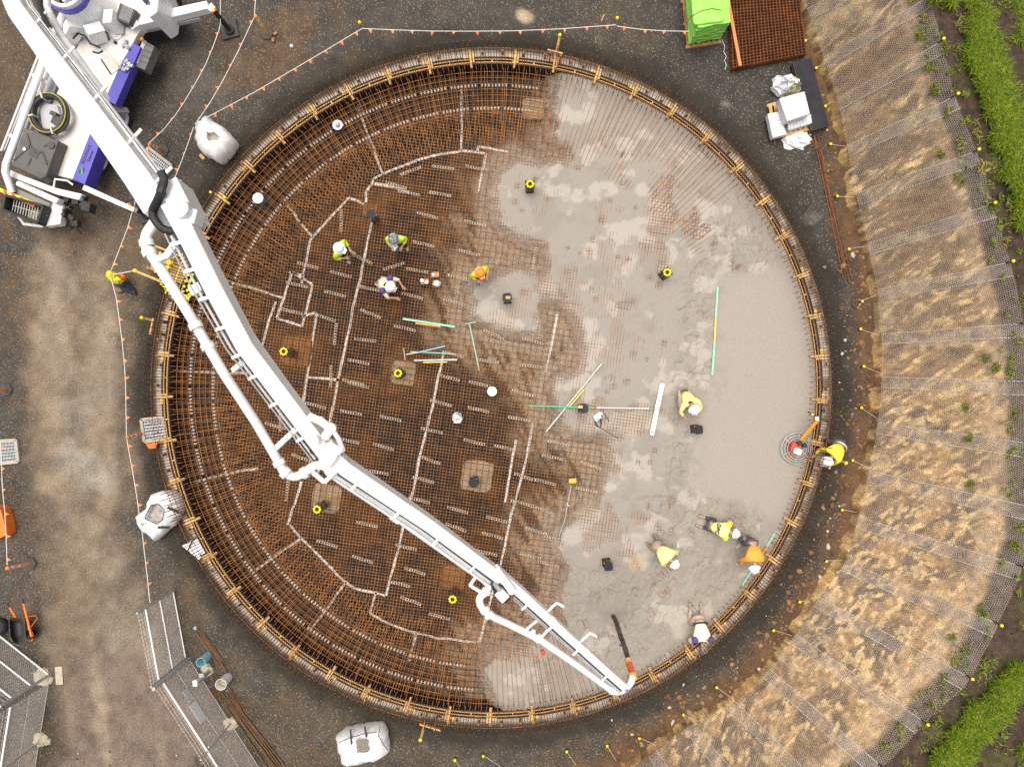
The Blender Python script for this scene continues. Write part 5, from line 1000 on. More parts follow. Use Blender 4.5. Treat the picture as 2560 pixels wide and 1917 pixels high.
# vibrator, sprayer
vb = tube_thing("concrete_vibrator", "concrete vibrator with yellow motor and long pale shaft lying on the mesh", "concrete vibrator", [("shaft", [(1428, 1212, .2), (1424, 1235, .13), (1417, 1270, .1), (1412, 1300, .1), (1398, 1338, .08)], .022, M_alum)]); o0 = Vector(vb.location)
MB().box(P(1431, 1201, .28) - o0, (.24, .16, .16), .05).build("motor", pm("amber_plastic", (.85, .45, .05), (.75, .38, .04), scale=4), vb, bevel=.025); MB().box(P(1428, 1193, .33) - o0, (.22, .05, .08), .05).tube([P(1420, 1200, .30) - o0, P(1440, 1200, .30) - o0], .02, 6).build("handle", M_black, vb); MB().tube([P(1416, 1258, .13) - o0, P(1424, 1265, .13) - o0], .02, 6).build("collar", M_lgrey, vb)
sp_ = thing("backpack_sprayer", "white backpack sprayer with blue lid and black straps on the wet concrete", "sprayer", tuple(P(1496, 1042, ZM))); o0 = Vector(sp_.location); q = lambda x, y, z: P(x, y, z) - o0
MB().box(q(1495, 1040, .25), (.32, .20, .36), R_(35)).build("tank", M_white, sp_, bevel=.06); MB().cyl(q(1491, 1048, .43), .065, .04, 16).build("lid", smat("sky_blue_lid", .25, .55, .75), sp_); MB().cyl(q(1504, 1039, .40), .035, .06, 12).build("pump", M_black, sp_)
MB().tube([q(1487, 1054, .3), q(1492, 1064, .15), q(1501, 1069, .1), q(1503, 1055, .2), q(1501, 1046, .3)], .022, 6).build("strap", M_black, sp_); MB().tube([q(1506, 1036, .3), q(1512, 1034, .25), q(1514, 1038, .2), q(1524, 1054, .1)], .012, 6).build("hose", M_black, sp_); MB().tube([q(1523, 1052, .1), q(1527, 1059, .1)], .02, 6).build("trigger", M_cbl, sp_); MB().tube([q(1500, 1068, .1), q(1544, 1095, .08)], .008, 6).build("lance", M_black, sp_)
# ================================================================= OTHER THINGS
# ---- bolt cages for the columns
def bolt_cage(px, py, th, caps, label, grp, z=.72):
    p = P(px, py, z); fz = zfl(p.x, p.y); t = thing("anchor_bolt_cage", label, "bolt cage", (p.x, p.y, fz), R_(th), grp); h = z - fz
    MB().box((0, 0, h), (.29, .29, .02)).build("top_plate", M_formply, t, bevel=.004); MB().box((0, 0, h * .45), (.27, .27, .015)).build("template_plate", M_formply, t)
    for k in range(4):
        mb = MB()
        for j in (0, 1): a = (2 * k + j) * math.pi / 4; mb.tube([(.105 * math.cos(a), .105 * math.sin(a), .02), (.105 * math.cos(a), .105 * math.sin(a), h + (.06 if caps else -.012))], .014, 6)
        mb.build("bolt", smat("orange_rust_bolt", .50, .22, .04) if "orange_rust_bolt" not in bpy.data.materials else bpy.data.materials["orange_rust_bolt"], t)
    if caps:
        for k in range(8): a = k * math.pi / 4; MB().ball((.098 * math.cos(a), .098 * math.sin(a), h + .07), .043, 8, 6, 0, (1, 1, .8)).build("yellow_cap", M_yellow, t, True)
    else:
        mb = MB()
        for k in range(4): mb.cyl((.12 * (-1) ** (k // 2), .12 * (-1) ** (k % 2), h + .01), .012, .012, 8)
        mb.build("corner_screws", M_lgrey, t)
    return t
G1, G2 = "yellow capped bolt cages", "plain black bolt cages"
for a in [(1325, 462, 4, "yellow capped bolt cage standing alone in the upper wet concrete"), (1667, 682, 35, "yellow capped bolt cage in the concrete near the trowelled strip"), (711, 879, 40, "yellow capped bolt cage on the rust brown pad nearest the boom"), (996, 933, 38, "yellow capped bolt cage on the tan pad in the pit centre"), (794, 1272, 38, "yellow capped bolt cage below the pipe bend of the boom"), (1132, 1496, 35, "yellow capped bolt cage beside the lower boom joint")]: bolt_cage(a[0], a[1], a[2], True, a[3], G1, .85 if a[0] in (794, 711, 1132) else .6)
for a in [(928, 536, 35, "dark steel bolt cage beside the two standing workers"), (1268, 744, 5, "black bolt cage with a timber offcut on top in the wet concrete"), (1459, 1021, 3, "black bolt cage under the long green pole"), (1746, 1074, 3, "black bolt cage at the edge of the trowelled concrete"), (1184, 1207, 8, "black bolt cage on the pale pad right of the boom"), (1521, 1415, 8, "black bolt cage in the lower rough concrete")]: bolt_cage(a[0], a[1], a[2], False, a[3], G2, .62)
for (x, y) in ((1270, 744), (1451, 1017)): tag(MB().box(P(x, y, .68), (.15, .09, .06), .05).build("timber_offcut", M_timber, None, bevel=.004), "timber offcut on the black bolt cage in the middle of the concrete" if x == 1270 else "timber offcut on the bolt cage under the green pole", "timber offcut")
# ---- plastic bar chairs holding up the mesh
CH = [(640,480,z) for z in [(1480,202,14),(1445,450,14),(920,580,25),(1190,640,-17),(1390,675,10),(450,635,14),(735,710,14),(355,800,14),(685,880,14),(990,835,14),(1350,897,14),(310,1030,14),(600,1085,17),(990,1050,22),(1285,1175,14),(945,1275,7),(885,1465,12),(1590,20,10),(735,250,90),(685,1225,95),(645,1590,92),(1665,1600,16),(840,1640,14),(1930,1655,12),(1890,270,14),(1840,525,14),(1750,740,14),(1710,950,14),(2000,1455,8),(1700,1400,14),(2050,1230,25),(1320,10,12)]]
CH += [(640,0,z) for z in [(1335,1475,-20),(1615,1447,8),(1210,1600,16),(1900,1450,12)]]
CH += [(640,960,z) for z in [(885,8,12),(515,185,14),(820,245,12),(1160,295,14),(170,360,14),(400,465,12),(800,490,12),(1100,540,14),(400,640,20),(1050,760,12),(1595,162,14),(1920,220,14),(1515,400,14),(1885,500,14),(2150,550,14),(1500,655,20),(1445,825,14),(1410,1000,16),(1740,1085,14),(2075,1165,14),(1725,1235,20),(2040,1305,16),(1990,1455,14),(1295,1405,14),(960,1210,12),(615,1375,16),(920,1510,18),(1370,1610,18),(268,910,97),(210,310,92)]]
CH += [(640,1437,z) for z in [(1235,75,14),(1335,220,20),(1580,355,14)]] + [(1280,960,z) for z in [(90,75,14),(60,300,12),(400,510,12),(350,630,14),(680,700,20),(110,800,18),(290,845,14),(640,910,12),(620,1115,0),(80,1025,14),(250,1075,18),(210,1265,16),(370,1330,16),(160,1480,14),(310,1550,16)]] + [(1280,480,z) for z in [(180,1285,16),(160,1500,8),(195,570,-80)]]
chm = MB()
for k in range(9):
    x = -.34 + k * .085
    for s in (-1, 1): chm.beam((x, s * .045, -.03), (x, s * .018, .03), .022, .014); 
    chm.box((x, 0, .03), (.030, .075, .014))
chm.box((0, .036, .0), (.72, .012, .012)); chm.box((0, -.036, .0), (.72, .012, .012))
cme = None
def placed(name, me, m, loc, rz, label, cat, grp):
    o = bpy.data.objects.new(name, me); COL.objects.link(o); o.location = loc; o.rotation_euler = (0, 0, rz); return tag(o, label, cat, grp)
c0 = chm.build("bar_chair", M_chair); cme = c0.data; bpy.data.objects.remove(c0)
for (ox, oy, (zx, zy, an)) in CH:
    p = P(ox + zx / 3.45, oy + zy / 3.45, -.07); placed("bar_chair", cme, None, (p.x, p.y, -.07), -R_(an), "straight strip of pale plastic bar chairs under the mesh", "bar chair", "straight bar chairs under the mesh")
rcm = MB()
for k in range(8):
    x = -.46 + k * .115; rcm.box((x, 0, 0), (.03, .10, .03)); rcm.box((x, 0, .01), (.075, .022, .03))
c0 = rcm.build("bar_chair", smat("pale_grey_plastic", .55, .55, .52)); rme = c0.data; bpy.data.objects.remove(c0)
for rad, zz in ((9.22, -.20), (10.02, -.30)):
    n = int(2 * math.pi * rad / 1.0)
    for k in range(n):
        a = 2 * math.pi * (k + .5) / n; x, y = ringxy(rad, a)
        if float(concrete_sd(np.array([x]), np.array([y]))[0]) > -.15: continue
        placed("bar_chair", rme, None, (x, y, zz), a + math.pi / 2, "curved row of pale plastic chairs in the ring beam", "bar chair", "bar chairs along the ring beam")
# ---- buckets
def bucket(px, py, z0, r, h, label, m, lid=None, handle=True, fill=None):
    p = P(px, py, z0); t = thing("bucket", label, "bucket", tuple(p)); MB().lathe((0, 0, 0), [(.001, .01), (r * .86, .01), (r, h), (r * 1.06, h), (r * 1.06, h - .03), (r * .98, h - .03)] if lid is None else [(r * .86, 0), (r, h)], 22).build("body", m, t, True)
    if lid is not None: MB().lathe((0, 0, 0), [(r * 1.05, h - .02), (r * 1.07, h + .02), (r * .9, h + .03), (.001, h + .025)], 22).build("lid", lid, t, True)
    if handle: MB().tube([(r * 1.05 * math.cos(a), r * .9 * math.sin(a), h - .03 - .06 * math.sin(a)) for a in np.linspace(0, math.pi, 10)], .006, 5).build("handle", M_galv, t)
    if fill is not None: MB().ball((0, 0, h * .6), r * .9, 12, 5, 0, (1, 1, .15)).build("contents", fill, t)
    return t
M_bbl = smat("strong_blue_plastic", .02, .12, .42, rough=.4)
bucket(655, 503, ZM + .03, .16, .36, "blue bucket with white lid on the ring beam mesh", pm("teal_blue_bucket", (.05, .26, .42), (.04, .2, .34), scale=4), M_white)
bk = bucket(846, 322, ZM + .03, .13, .30, "blue bucket with a white hat and orange strap on top near the upper form", M_bbl, None)
hat = thing("sun_hat", "white brimmed hat resting on the blue bucket near the upper form", "hat", tuple(P(844, 313, .42))); MB().lathe((0, 0, 0), [(.15, 0), (.16, .012), (.09, .03), (.08, .10), (.001, .12)], 20).build("crown", M_white, hat, True); MB().lathe((0, 0, .03), [(.106, 0), (.106, .03)], 20).build("band", M_orange, hat, True); MB().ball((.02, -.02, .10), .075, 10, 6).build("patch", M_lgrey, hat, True)
bucket(1231, 978, ZM + .03, .145, .34, "bucket with white lid standing on the mesh right of the pit centre", pm("blue_grey_bucket", (.20, .25, .32), (.15, .2, .27), scale=4), M_white)
rg_ = thing("rag_bundle", "crumpled blue and white bag on the mesh below the lidded bucket", "bag", tuple(P(1144, 1045, ZM + .03)))
def crumple(r, h, n1=14, n2=9, seed=1, amp=.3, sq=2.5):
    mb = MB(); rr2 = np.random.RandomState(seed); V = []; Fc = []
    for j in range(n2 + 1):
        th = math.pi * .5 * j / n2
        for k in range(n1):
            ph = 2 * math.pi * k / n1; e = (abs(math.cos(ph)) ** sq + abs(math.sin(ph)) ** sq) ** (-1 / sq); ra = r * e * (math.cos(th) ** .6) * (1 + amp * rr2.uniform(-.5, .5))
            V.append((ra * math.cos(ph), ra * math.sin(ph), h * math.sin(th) * (1 + amp * rr2.uniform(-.4, .4))))
    for j in range(n2): Fc += [(j*n1+k, j*n1+(k+1) % n1, (j+1)*n1+(k+1) % n1, (j+1)*n1+k) for k in range(n1)]
    return mb.add(V, Fc)
crumple(.17, .26, 12, 6, 3, .5).build("sack", M_bag, rg_, True); MB().tube([(.13 * math.cos(a), .13 * math.sin(a), .17) for a in np.linspace(0, 6.2, 14)], .022, 6).build("blue_rim", smat("slate_blue", .08, .16, .36), rg_)
bucket(522, 1637, 0, .14, .62, "light blue tall bucket with a brush beside the fence corner", M_cbl, None); bucket(570, 1692, 0, .17, .58, "tall white tub of fittings standing beside the rusty bar bundles", M_white, None, False, pm("mixed_fittings", (.12, .10, .08), (.5, .4, .2), scale=30))
tube_thing("brush_stick", "green handled brush leaning from the light blue bucket", "brush", [("handle", [(509, 1650, .5), (521, 1662, .25), (530, 1668, .08)], .014, smat("green_handle", .08, .5, .12))])
# ---- meal trays
for k, (x, y, rot) in enumerate(((1062, 704, .1), (1092, 709, -.2), (1088, 687, .1))):
    t = thing("food_tray", ("brown card tray with two white cups beside the crouching worker", "brown card tray with crumpled white paper on the mesh", "brown card tray with a grey lidded bowl, topmost of three")[k], "tray", tuple(P(x, y, ZM + .03)), rot); mb = MB(); mb.box((0, 0, .01), (.26, .17, .02))
    for s in (-1, 1): mb.box((s * .125, 0, .035), (.012, .17, .05)); mb.box((0, s * .08, .035), (.26, .012, .05))
    mb.build("tray", pm("brown_card", (.50, .24, .10), (.40, .19, .08), scale=6) if k == 0 else bpy.data.materials["brown_card"], t)
    if k == 0:
        for c in ((-.08, .03), (.07, -.04)): MB().cyl((*c, .02), .045, .09, 14, 0, .055).build("cup", M_white, t, True)
    elif k == 1: crumple(.09, .09, 10, 5, 9, .6).build("paper", M_white, t)
    else: MB().cyl((-.05, 0, .02), .06, .06, 14).build("bowl", M_lgrey, t, bevel=.01)
# ---- bunting lines with orange flags
def bunting(pts, z, label, step=.62, seed=0, size=.12, both=True):
    W = [P(*p, z) for p in pts]; t = thing("flag_line", label, "flag bunting", (W[0].x, W[0].y, 0), 0, "orange flag bunting lines"); o0 = Vector(t.location); MB().tube([w_ - o0 for w_ in W], .012, 6).build("rope", M_rope, t, True)
    r = np.random.RandomState(seed); L = 0; nxt = .25
    for i in range(len(W) - 1):
        d = W[i + 1] - W[i]; l = d.length; d.normalize()
        while nxt < L + l:
            c = W[i] + d * (nxt - L) - o0; n_ = d.cross(Vector((0, 0, 1))).normalized(); sg = 1 if both is True else both
            tip = c + n_ * sg * size * r.uniform(.75, 1.15) + Vector((0, 0, -.06 * r.rand())) + d * r.uniform(-.04, .04); mb = MB(); a, b = c - d * size * .5, c + d * size * .5; th_ = Vector((0, 0, .003)); mb.add([a, b, tip, a + th_, b + th_, tip + th_], [(2, 1, 0), (3, 4, 5), (0, 1, 4, 3), (1, 2, 5, 4), (2, 0, 3, 5)]); mb.build("flag", M_orange, t); nxt += step * r.uniform(.92, 1.08)
        L += l
    return t
bunting([(551,-30),(551,58),(548,75),(532,119),(513,164),(490,206),(465,248),(440,286),(411,322),(374,357)], .95, "orange flag line from the outrigger pad to the bollard by the boom", .62, 1)
bunting([(640,-20),(636,43),(595,130),(550,215),(520,265),(487,312)], .9, "orange flag line running down from the tilted bollard to the white bag", .75, 2)
bunting([(484,318),(475,345),(455,400),(432,458),(410,520)], .9, "orange flag line from the upper white bag down under the boom", .62, 12)
bunting([(519,293),(580,261),(640,229),(720,182),(800,135),(905,72)], 1.0, "orange flag line climbing from the white bag to the left star picket", .58, 3, both=1)
bunting([(905,72),(1000,76),(1080,78.5),(1180,79),(1280,78),(1400,73),(1540,63)], 1.1, "orange flag line strung between the two star pickets", .67, 4, both=1)
bunting([(1542,66),(1600,74),(1660,78),(1715,79),(1722,79)], 1.1, "orange flag line from the right star picket to the green stack", .60, 5, both=1)
bunting([(372,362),(366,395),(345,480),(331,529),(318,573),(298,625),(275,683)], .9, "orange flag line from the bollard past the rear outrigger to the draped post", .60, 6, both=-1)
bunting([(275,686),(290,741),(297,790),(304,842),(311,910),(314,960),(315,1030),(316,1090)], .95, "orange flag line left of the ring between draped post and grate bollard", .61, 7, both=-1)
bunting([(317,1095),(319,1110),(332,1180),(342,1241),(348,1285),(354,1319),(361,1380),(368,1438),(372,1480),(375,1506)], .95, "orange flag line from the grate bollard down to the gate", .63, 8, both=-1)
bunting([(0,1100),(2,1120),(6,1220),(12,1280),(15,1330),(17,1380),(18,1412)], .95, "orange flag line at the left edge of the picture", .70, 9, both=-1)
tube_thing("white_rope", "white rope from the draped post to the yellow capped timber stake", "rope", [("strand", [(280, 687, .95), (310, 682, .9), (338, 676, .9)], .013, M_rope)])
# ---- bollards with rubber feet
def bollard(px, py, top, label, mcol=M_orange):
    p = P(px, py, 0); q = P(*top, 1.02); t = thing("bollard", label, "bollard", (p.x, p.y, 0), 0, "orange bollards on rubber feet"); MB().cyl((0, 0, 0), .24, .06, 6, 0, .22).build("rubber_foot", pm("grey_rubber", (.075, .068, .06), (.05, .045, .04), scale=6, rough=.8) if "grey_rubber" not in bpy.data.materials else bpy.data.materials["grey_rubber"], t, bevel=.01)
    d = Vector((q.x - p.x, q.y - p.y, .98)); b = Vector((0, 0, .05)); MB().tube([b, b + d * .9], .05, 12).ball(b + d * .92, .06, 10, 6).tube([b + d * .94, b + d * .99], .03, 8).build("post", mcol, t, True)
    for f in (.42, .68): MB().tube([b + d * f, b + d * (f + .12)], .053, 12).build("white_band", M_refl, t, True)
    return t
bollard(407, 377, (372, 360), "orange bollard next to the steel grate under the boom")
bollard(668, 85, (637, 38), "yellow orange bollard on a rubber foot near the top with two bricks", pm("amber_orange", (.85, .36, .03), (.78, .3, .02), scale=3))
bollard(16, 974, (-30, 972), "bollard lying out of the left edge with its rubber foot showing", bpy.data.materials["amber_orange"])
bollard(358, 1083, (316, 1093), "orange bollard standing on the grate beside the ring")
bollard(76, 1408, (15, 1420), "pale orange bollard at the lower left end of the flag line", smat("faded_orange", .82, .28, .14))
for k, (x, y) in enumerate(((689, 85), (683, 101))): tag(MB().box(P(x, y, .05), (.13, .09, .09), .6 + k).build("brick", pm("brown_brick", (.34, .15, .08), (.25, .11, .06), scale=10, bump=.3) if k == 0 else bpy.data.materials["brown_brick"], None, bevel=.012), "brown brick lying against the rubber foot of the upper bollard", "brick", "bricks by the upper bollard")
# ---- star pickets
for (a, b, lab) in (((916, 101), (899, 57), "steel star picket with yellow cap at the bend of the flag lines"), ((1535, 98), (1543, 46), "steel star picket with yellow cap left of the green stack")):
    p = P(*a, 0); q = P(*b, 1.15); t = thing("star_picket", lab, "picket", (p.x, p.y, 0)); d = Vector((q.x - p.x, q.y - p.y, 1.15)); mb = MB()
    for k in range(3): an = k * 2.094; o = Vector((math.cos(an), math.sin(an), 0)) * .016; mb.beam(o - Vector((0, 0, .2)), o + d, .03, .012)
    mb.build("post", M_galv, t); MB().ball(d, .055, 10, 6, 0, (1, 1, 1.3)).build("yellow_cap", M_yellow, t, True)
# ---- outrigger pads
for pts, lab in (([(548,57),(587,46),(598,89),(557,100)], "square grey pad under the front outrigger jack"), ([(343,520),(384,508),(396,548),(352,560)], "square dark pad under the rear outrigger jack")): tag(MB().prism([P(a, b, .1) for a, b in pts], 0, .10).build("outrigger_pad", pm("charcoal_pad", (.055, .053, .052), (.04, .038, .037), scale=3, rough=.7) if "charcoal_pad" not in bpy.data.materials else bpy.data.materials["charcoal_pad"], None, bevel=.012), lab, "pad", "outrigger pads")
# ---- steel grates
def grate(pts, label, nb=14):
    t = thing("steel_grate", label, "grate", tuple(P(*pts[0], 0)), 0, "steel drain grates"); o0 = Vector(t.location); c = [P(*p, .06) - o0 for p in pts]; mb = MB()
    for k in range(4): mb.beam(c[k], c[(k + 1) % 4], .09, .10)
    mb.build("concrete_frame", pm("pale_frame", (.42, .37, .30), (.32, .28, .22), scale=8) if "pale_frame" not in bpy.data.materials else bpy.data.materials["pale_frame"], t); mb = MB()
    for k in range(nb): f = (k + .7) / (nb + .4); mb.beam(c[0].lerp(c[1], f), c[3].lerp(c[2], f), .016, .04)
    for k in range(7): f = (k + .5) / 7; mb.beam(c[0].lerp(c[3], f) + Vector((0, 0, .004)), c[1].lerp(c[2], f) + Vector((0, 0, .004)), .022, .04)
    mb.build("bars", M_galv, t); MB().prism([x + Vector((0, 0, -.05)) for x in c], -.055, .012).build("dark_well", M_black, t); return t
grate([(372,370),(430,415),(407,452),(352,405)], "steel grate with pale frame beside the bollard under the boom"); grate([(-10,1102),(41,1099),(47,1154),(-8,1160)], "steel grate cut off by the left edge of the picture"); grate([(354,1049),(408,1042),(416,1096),(362,1104)], "steel grate under the bollard at the ring edge")
tag(crumple(.16, .05, 12, 4, 21, .8).build("orange_strap", M_orange), "tangled orange strap beside the ring edge grate", "strap").location = P(379, 1107, .03)
# ---- bulk bags
def bulk_bag(pts, zt_, label, mouth, seed, fill=None, cat="bulk bag", depth=.16):
    """rounded sack from its outline; mouth: outline of the opening"""
    c = [P(*p, zt_ * .45) for p in pts]; cen = sum(c, Vector()) / len(c); t = thing("bulk_bag", label, cat, (cen.x, cen.y, 0), 0, "white bulk bags"); n = 48; r_ = np.random.RandomState(seed)
    def resample(c, n):
        c2 = c + [c[0]]; L = [0]
        for i in range(len(c)): L.append(L[-1] + (c2[i + 1] - c2[i]).length)
        out = []
        for k in range(n):
            s = L[-1] * k / n; i = max(j for j in range(len(L) - 1) if L[j] <= s); out.append(c2[i].lerp(c2[i + 1], (s - L[i]) / (L[i + 1] - L[i] + 1e-9)))
        return out
    O = resample(c, n); mo = [P(*p, zt_) for p in mouth]; M_ = resample(mo, n)
    sh = min(range(n), key=lambda s: sum((O[k] - M_[(k + s) % n]).xy.length for k in range(n))); M_ = [M_[(k + sh) % n] for k in range(n)]
    V = []; Fc = []; lv = [(0, 0, .96), (0, .25, 1.02), (0, .55, 1.0), (.15, .80, 1), (.45, .93, 1), (.8, 1.0, 1), (1, 1.0, 1), (1.0, .97 - depth / zt_, .94)]
    for j, (f, h, s) in enumerate(lv):
        for k in range(n):
            p = O[k].lerp(M_[k], f); x = (p.x - cen.x) * s; y = (p.y - cen.y) * s; w_ = .055 * (fbm(np.array([k * .45 + seed]), np.array([j * .6]), 3, seed)[0] - .5) * 2
            d = math.hypot(x, y) + 1e-6; V.append((x + x / d * w_, y + y / d * w_, max(0, zt_ * h + w_ * 1.3 * (0 < j < 7))))
    for j in range(len(lv) - 1): Fc += [(j * n + k, j * n + (k + 1) % n, (j + 1) * n + (k + 1) % n, (j + 1) * n + k) for k in range(n)]
    b = MB().add(V, Fc).build("sack", M_bag, t, True); 
    V2 = V[-n:]; MB().add(V2, [tuple(range(n))]).build("contents", fill or M_cement, t); return t, cen
bt1, cen = bulk_bag([(492,325),(500,312),(512,294),(522,292),(540,310),(557,315),(572,330),(590,355),(585,368),(568,392),(550,408),(535,398),(515,390),(500,372),(493,350)], .85, "tied up white bulk bag at the junction of the flag lines", [(517,332),(535,330),(550,343),(545,352),(520,352)], 3)
o = text_obj("Bed", .15, (0, 0, 0), (0, 0, R_(22)), M_black, bt1, "lettering"); o.location = P(564, 383, .50) - cen.xy.to_3d(); o.rotation_euler = (R_(35), 0, R_(22))
tag(MB().box(P(506, 393, .05), (.20, .10, .09), -.8).build("timber_offcut", M_timber, None, bevel=.005), "pale timber offcut lying at the foot of the tied white bag", "timber offcut")
bt2, cen = bulk_bag([(345,1290),(372,1268),(382,1238),(402,1227),(432,1228),(452,1245),(455,1280),(435,1310),(415,1330),(388,1354),(376,1340),(350,1318)], .75, "dirty white bulk bag with black straps slumped against the ring", [(366,1294),(378,1262),(395,1260),(408,1272),(405,1300),(390,1309)], 8, pm("grey_liner", (.42, .39, .35), (.18, .16, .14), scale=5), depth=.10)
for a, b in (((418,1268),(455,1284)), ((394,1318),(425,1318))): MB().beam(P(*a, .80) - cen.xy.to_3d(), P(*b, .62) - cen.xy.to_3d(), .07, .02).build("strap", M_black, bt2)
MB().tube([P(x, y, .79) - cen.xy.to_3d() for x, y in ((362,1296),(368,1280),(378,1261),(396,1260),(410,1273),(406,1300),(392,1310),(362,1296))], .014, 5).build("mouth_cord", M_black, bt2)
fb = thing("folded_bag", "folded white sheet of bag fabric lying over the blinding at the ring", "bag", tuple(P(485, 1370, 0))); o0 = Vector(fb.location)
V = []; mb = MB(); c = [(448,1367),(492,1342),(502,1352),(510,1385),(500,1392),(492,1403)]; mb.prism([P(*p, .25) - o0 for p in c], .02, .10); mb.build("fabric", M_bag, fb, bevel=.03); MB().tube([P(*p, .14) - o0 for p in ((467,1380),(474,1366),(480,1352),(490,1343))], .022, 6).build("strap", M_black, fb, True)
bt3, cen = bulk_bag([(840,1842),(858,1826),(890,1820),(930,1812),(957,1812),(968,1835),(971,1875),(950,1892),(905,1905),(858,1908),(848,1880)], .80, "white bulk bag with black straps and a pile of grey aggregate at the bottom", [(890,1847),(900,1842),(922,1843),(928,1868),(920,1880),(893,1880)], 14, pm("grey_aggregate", (.24, .21, .17), (.14, .12, .1), scale=18, bump=.8), depth=-.06)
for a, b in (((876,1822),(879,1860)), ((912,1815),(916,1842))): MB().beam(P(*a, .78) - cen.xy.to_3d(), P(*b, .84) - cen.xy.to_3d(), .055, .02).build("strap", M_black, bt3)
MB().tube([P(*p, .83) - cen.xy.to_3d() for p in ((846,1855),(880,1842),(915,1832),(943,1829))], .012, 5).build("seam", M_black, bt3); MB().tube([P(*p, .80) - cen.xy.to_3d() for p in ((950,1815),(946,1838),(960,1862),(970,1874))], .012, 5).build("seam", M_black, bt3)
# ---- pallets and stacks at the top right
def pallet(name, pts, label, h=.14, m=M_timberd):
    t = thing(name, label, "pallet", tuple(P(*pts[0], 0))); o0 = Vector(t.location); c = [P(*p, h) - o0 for p in pts]; 
    for f in (.03, .5, .97): MB().beam(c[0].lerp(c[1], f) - Vector((0, 0, .06)), c[3].lerp(c[2], f) - Vector((0, 0, .06)), .09, .11).build("bearer", m, t)
    for k in range(7): f = (k + .5) / 7; MB().beam(c[0].lerp(c[3], f), c[1].lerp(c[2], f), .11, .022).build("slat", m, t)
    return t
pallet("pallet", [(1702,0),(1715,122),(1804,108),(1798,-10)], "weathered timber pallet under the stack of bright green sheets")
gs_ = thing("green_fabric_stack", "tall stack of folded lime green fabric sheets tied on a pallet", "fabric stack", tuple(P(1752, 50, .16))); o0 = Vector(gs_.location); r_ = np.random.RandomState(12)
lay = [(1710,-40),(1722,112),(1800,98),(1795,-40)]
for k in range(16):
    zz = .17 + k * .068; c = [P(*p, .16) for p in lay]; cen = sum(c, Vector()) / 4; poly = []
    for i in range(4):
        a, b = c[i], c[(i + 1) % 4]
        for f in np.linspace(0, 1, 7)[:-1]: p = a.lerp(b, f); d = (p - cen); p = cen + d * (1 + r_.uniform(-.025, .03)); poly.append(p - o0)
    if k == 15: poly = [x * 1.0 + Vector((0, 0, 0)) for x in poly]
    MB().prism(poly, zz - o0.z, zz - o0.z + .060 + .012 * (k == 15)).build("folded_sheet", M_green, gs_, bevel=.024)
MB().prism([P(a, b, 1.30) - o0 for a, b in ((1722,-60),(1733,58),(1738,64),(1808,55),(1813,45),(1800,-60))], 1.24 - o0.z, 1.34 - o0.z).build("folded_sheet", M_green, gs_, bevel=.05)
MB().tube([P(*p, 1.36) - o0 for p in ((1716,60),(1728,42),(1755,27),(1780,22),(1805,26))], .008, 5).build("tie_string", M_navy, gs_)
def mesh_stack(pts, n, pitch, label, dz=.022):
    t = thing("mesh_sheet_stack", label, "mesh stack", tuple(P(*pts[0], 0))); c = [np.array(P(*p, 0)) for p in pts]; o0 = np.array(t.location)
    for k in range(n):
        j = rs.uniform(-.012, .012, 2); Pa = []; Qa = []; nu_ = int(np.linalg.norm(c[1] - c[0]) / pitch); nv_ = int(np.linalg.norm(c[3] - c[0]) / pitch)
        for a in range(nu_ + 1): f = (a + .3) / (nu_ + .6); Pa.append(c[0] + (c[1] - c[0]) * f); Qa.append(c[3] + (c[2] - c[3]) * f)
        for a in range(nv_ + 1): f = (a + .3) / (nv_ + .6); Pa.append(c[0] + (c[3] - c[0]) * f + (0, 0, .010)); Qa.append(c[1] + (c[2] - c[1]) * f + (0, 0, .010))
        Pa = np.array(Pa) - o0; Qa = np.array(Qa) - o0; off = np.array([j[0], j[1], .02 + k * dz]); V, Fq = bars(Pa + off, Qa + off, .0115, 4); link("mesh_sheet", np_mesh("mesh_sheet", V, Fq), M_rustb, t)
    return t
mesh_stack([(1812,-60),(1824,182),(2008,146),(1982,-60)], 14, .105, "thick stack of rusty reinforcing mesh sheets at the top right")
box_thing("timber_plank", "long orange brown timber plank lying across the rusty mesh stack", "plank", [("plank", (1812,-40,.40), (1850,166,.40), .10, .08, pm("orange_plank", (.58, .24, .075), (.46, .18, .05), scale=3, stretch=(6, 1, 6)))])
bp = thing("formply_stack", "stack of shiny black formply sheets with pale edges at the top right", "formply stack", tuple(P(2020, 240, 0))); o0 = Vector(bp.location)
for k in range(9): c = [(1982,158),(2027,147),(2072,316),(2028,328)]; j = rs.uniform(-1.5, 1.5, 2) if k < 8 else (0, 0); MB().prism([P(a + j[0], b + j[1], .3) - o0 for a, b in c], .05 + k * .03, .05 + k * .03 + .024, 1, 0).build("sheet", [M_ply if k in (3, 8) else M_formply, M_formply], bp)
pallet("pallet", [(1918,262),(1932,346),(2022,326),(2006,236)], "pale timber pallet carrying the white mesh packs", .14, M_timber)
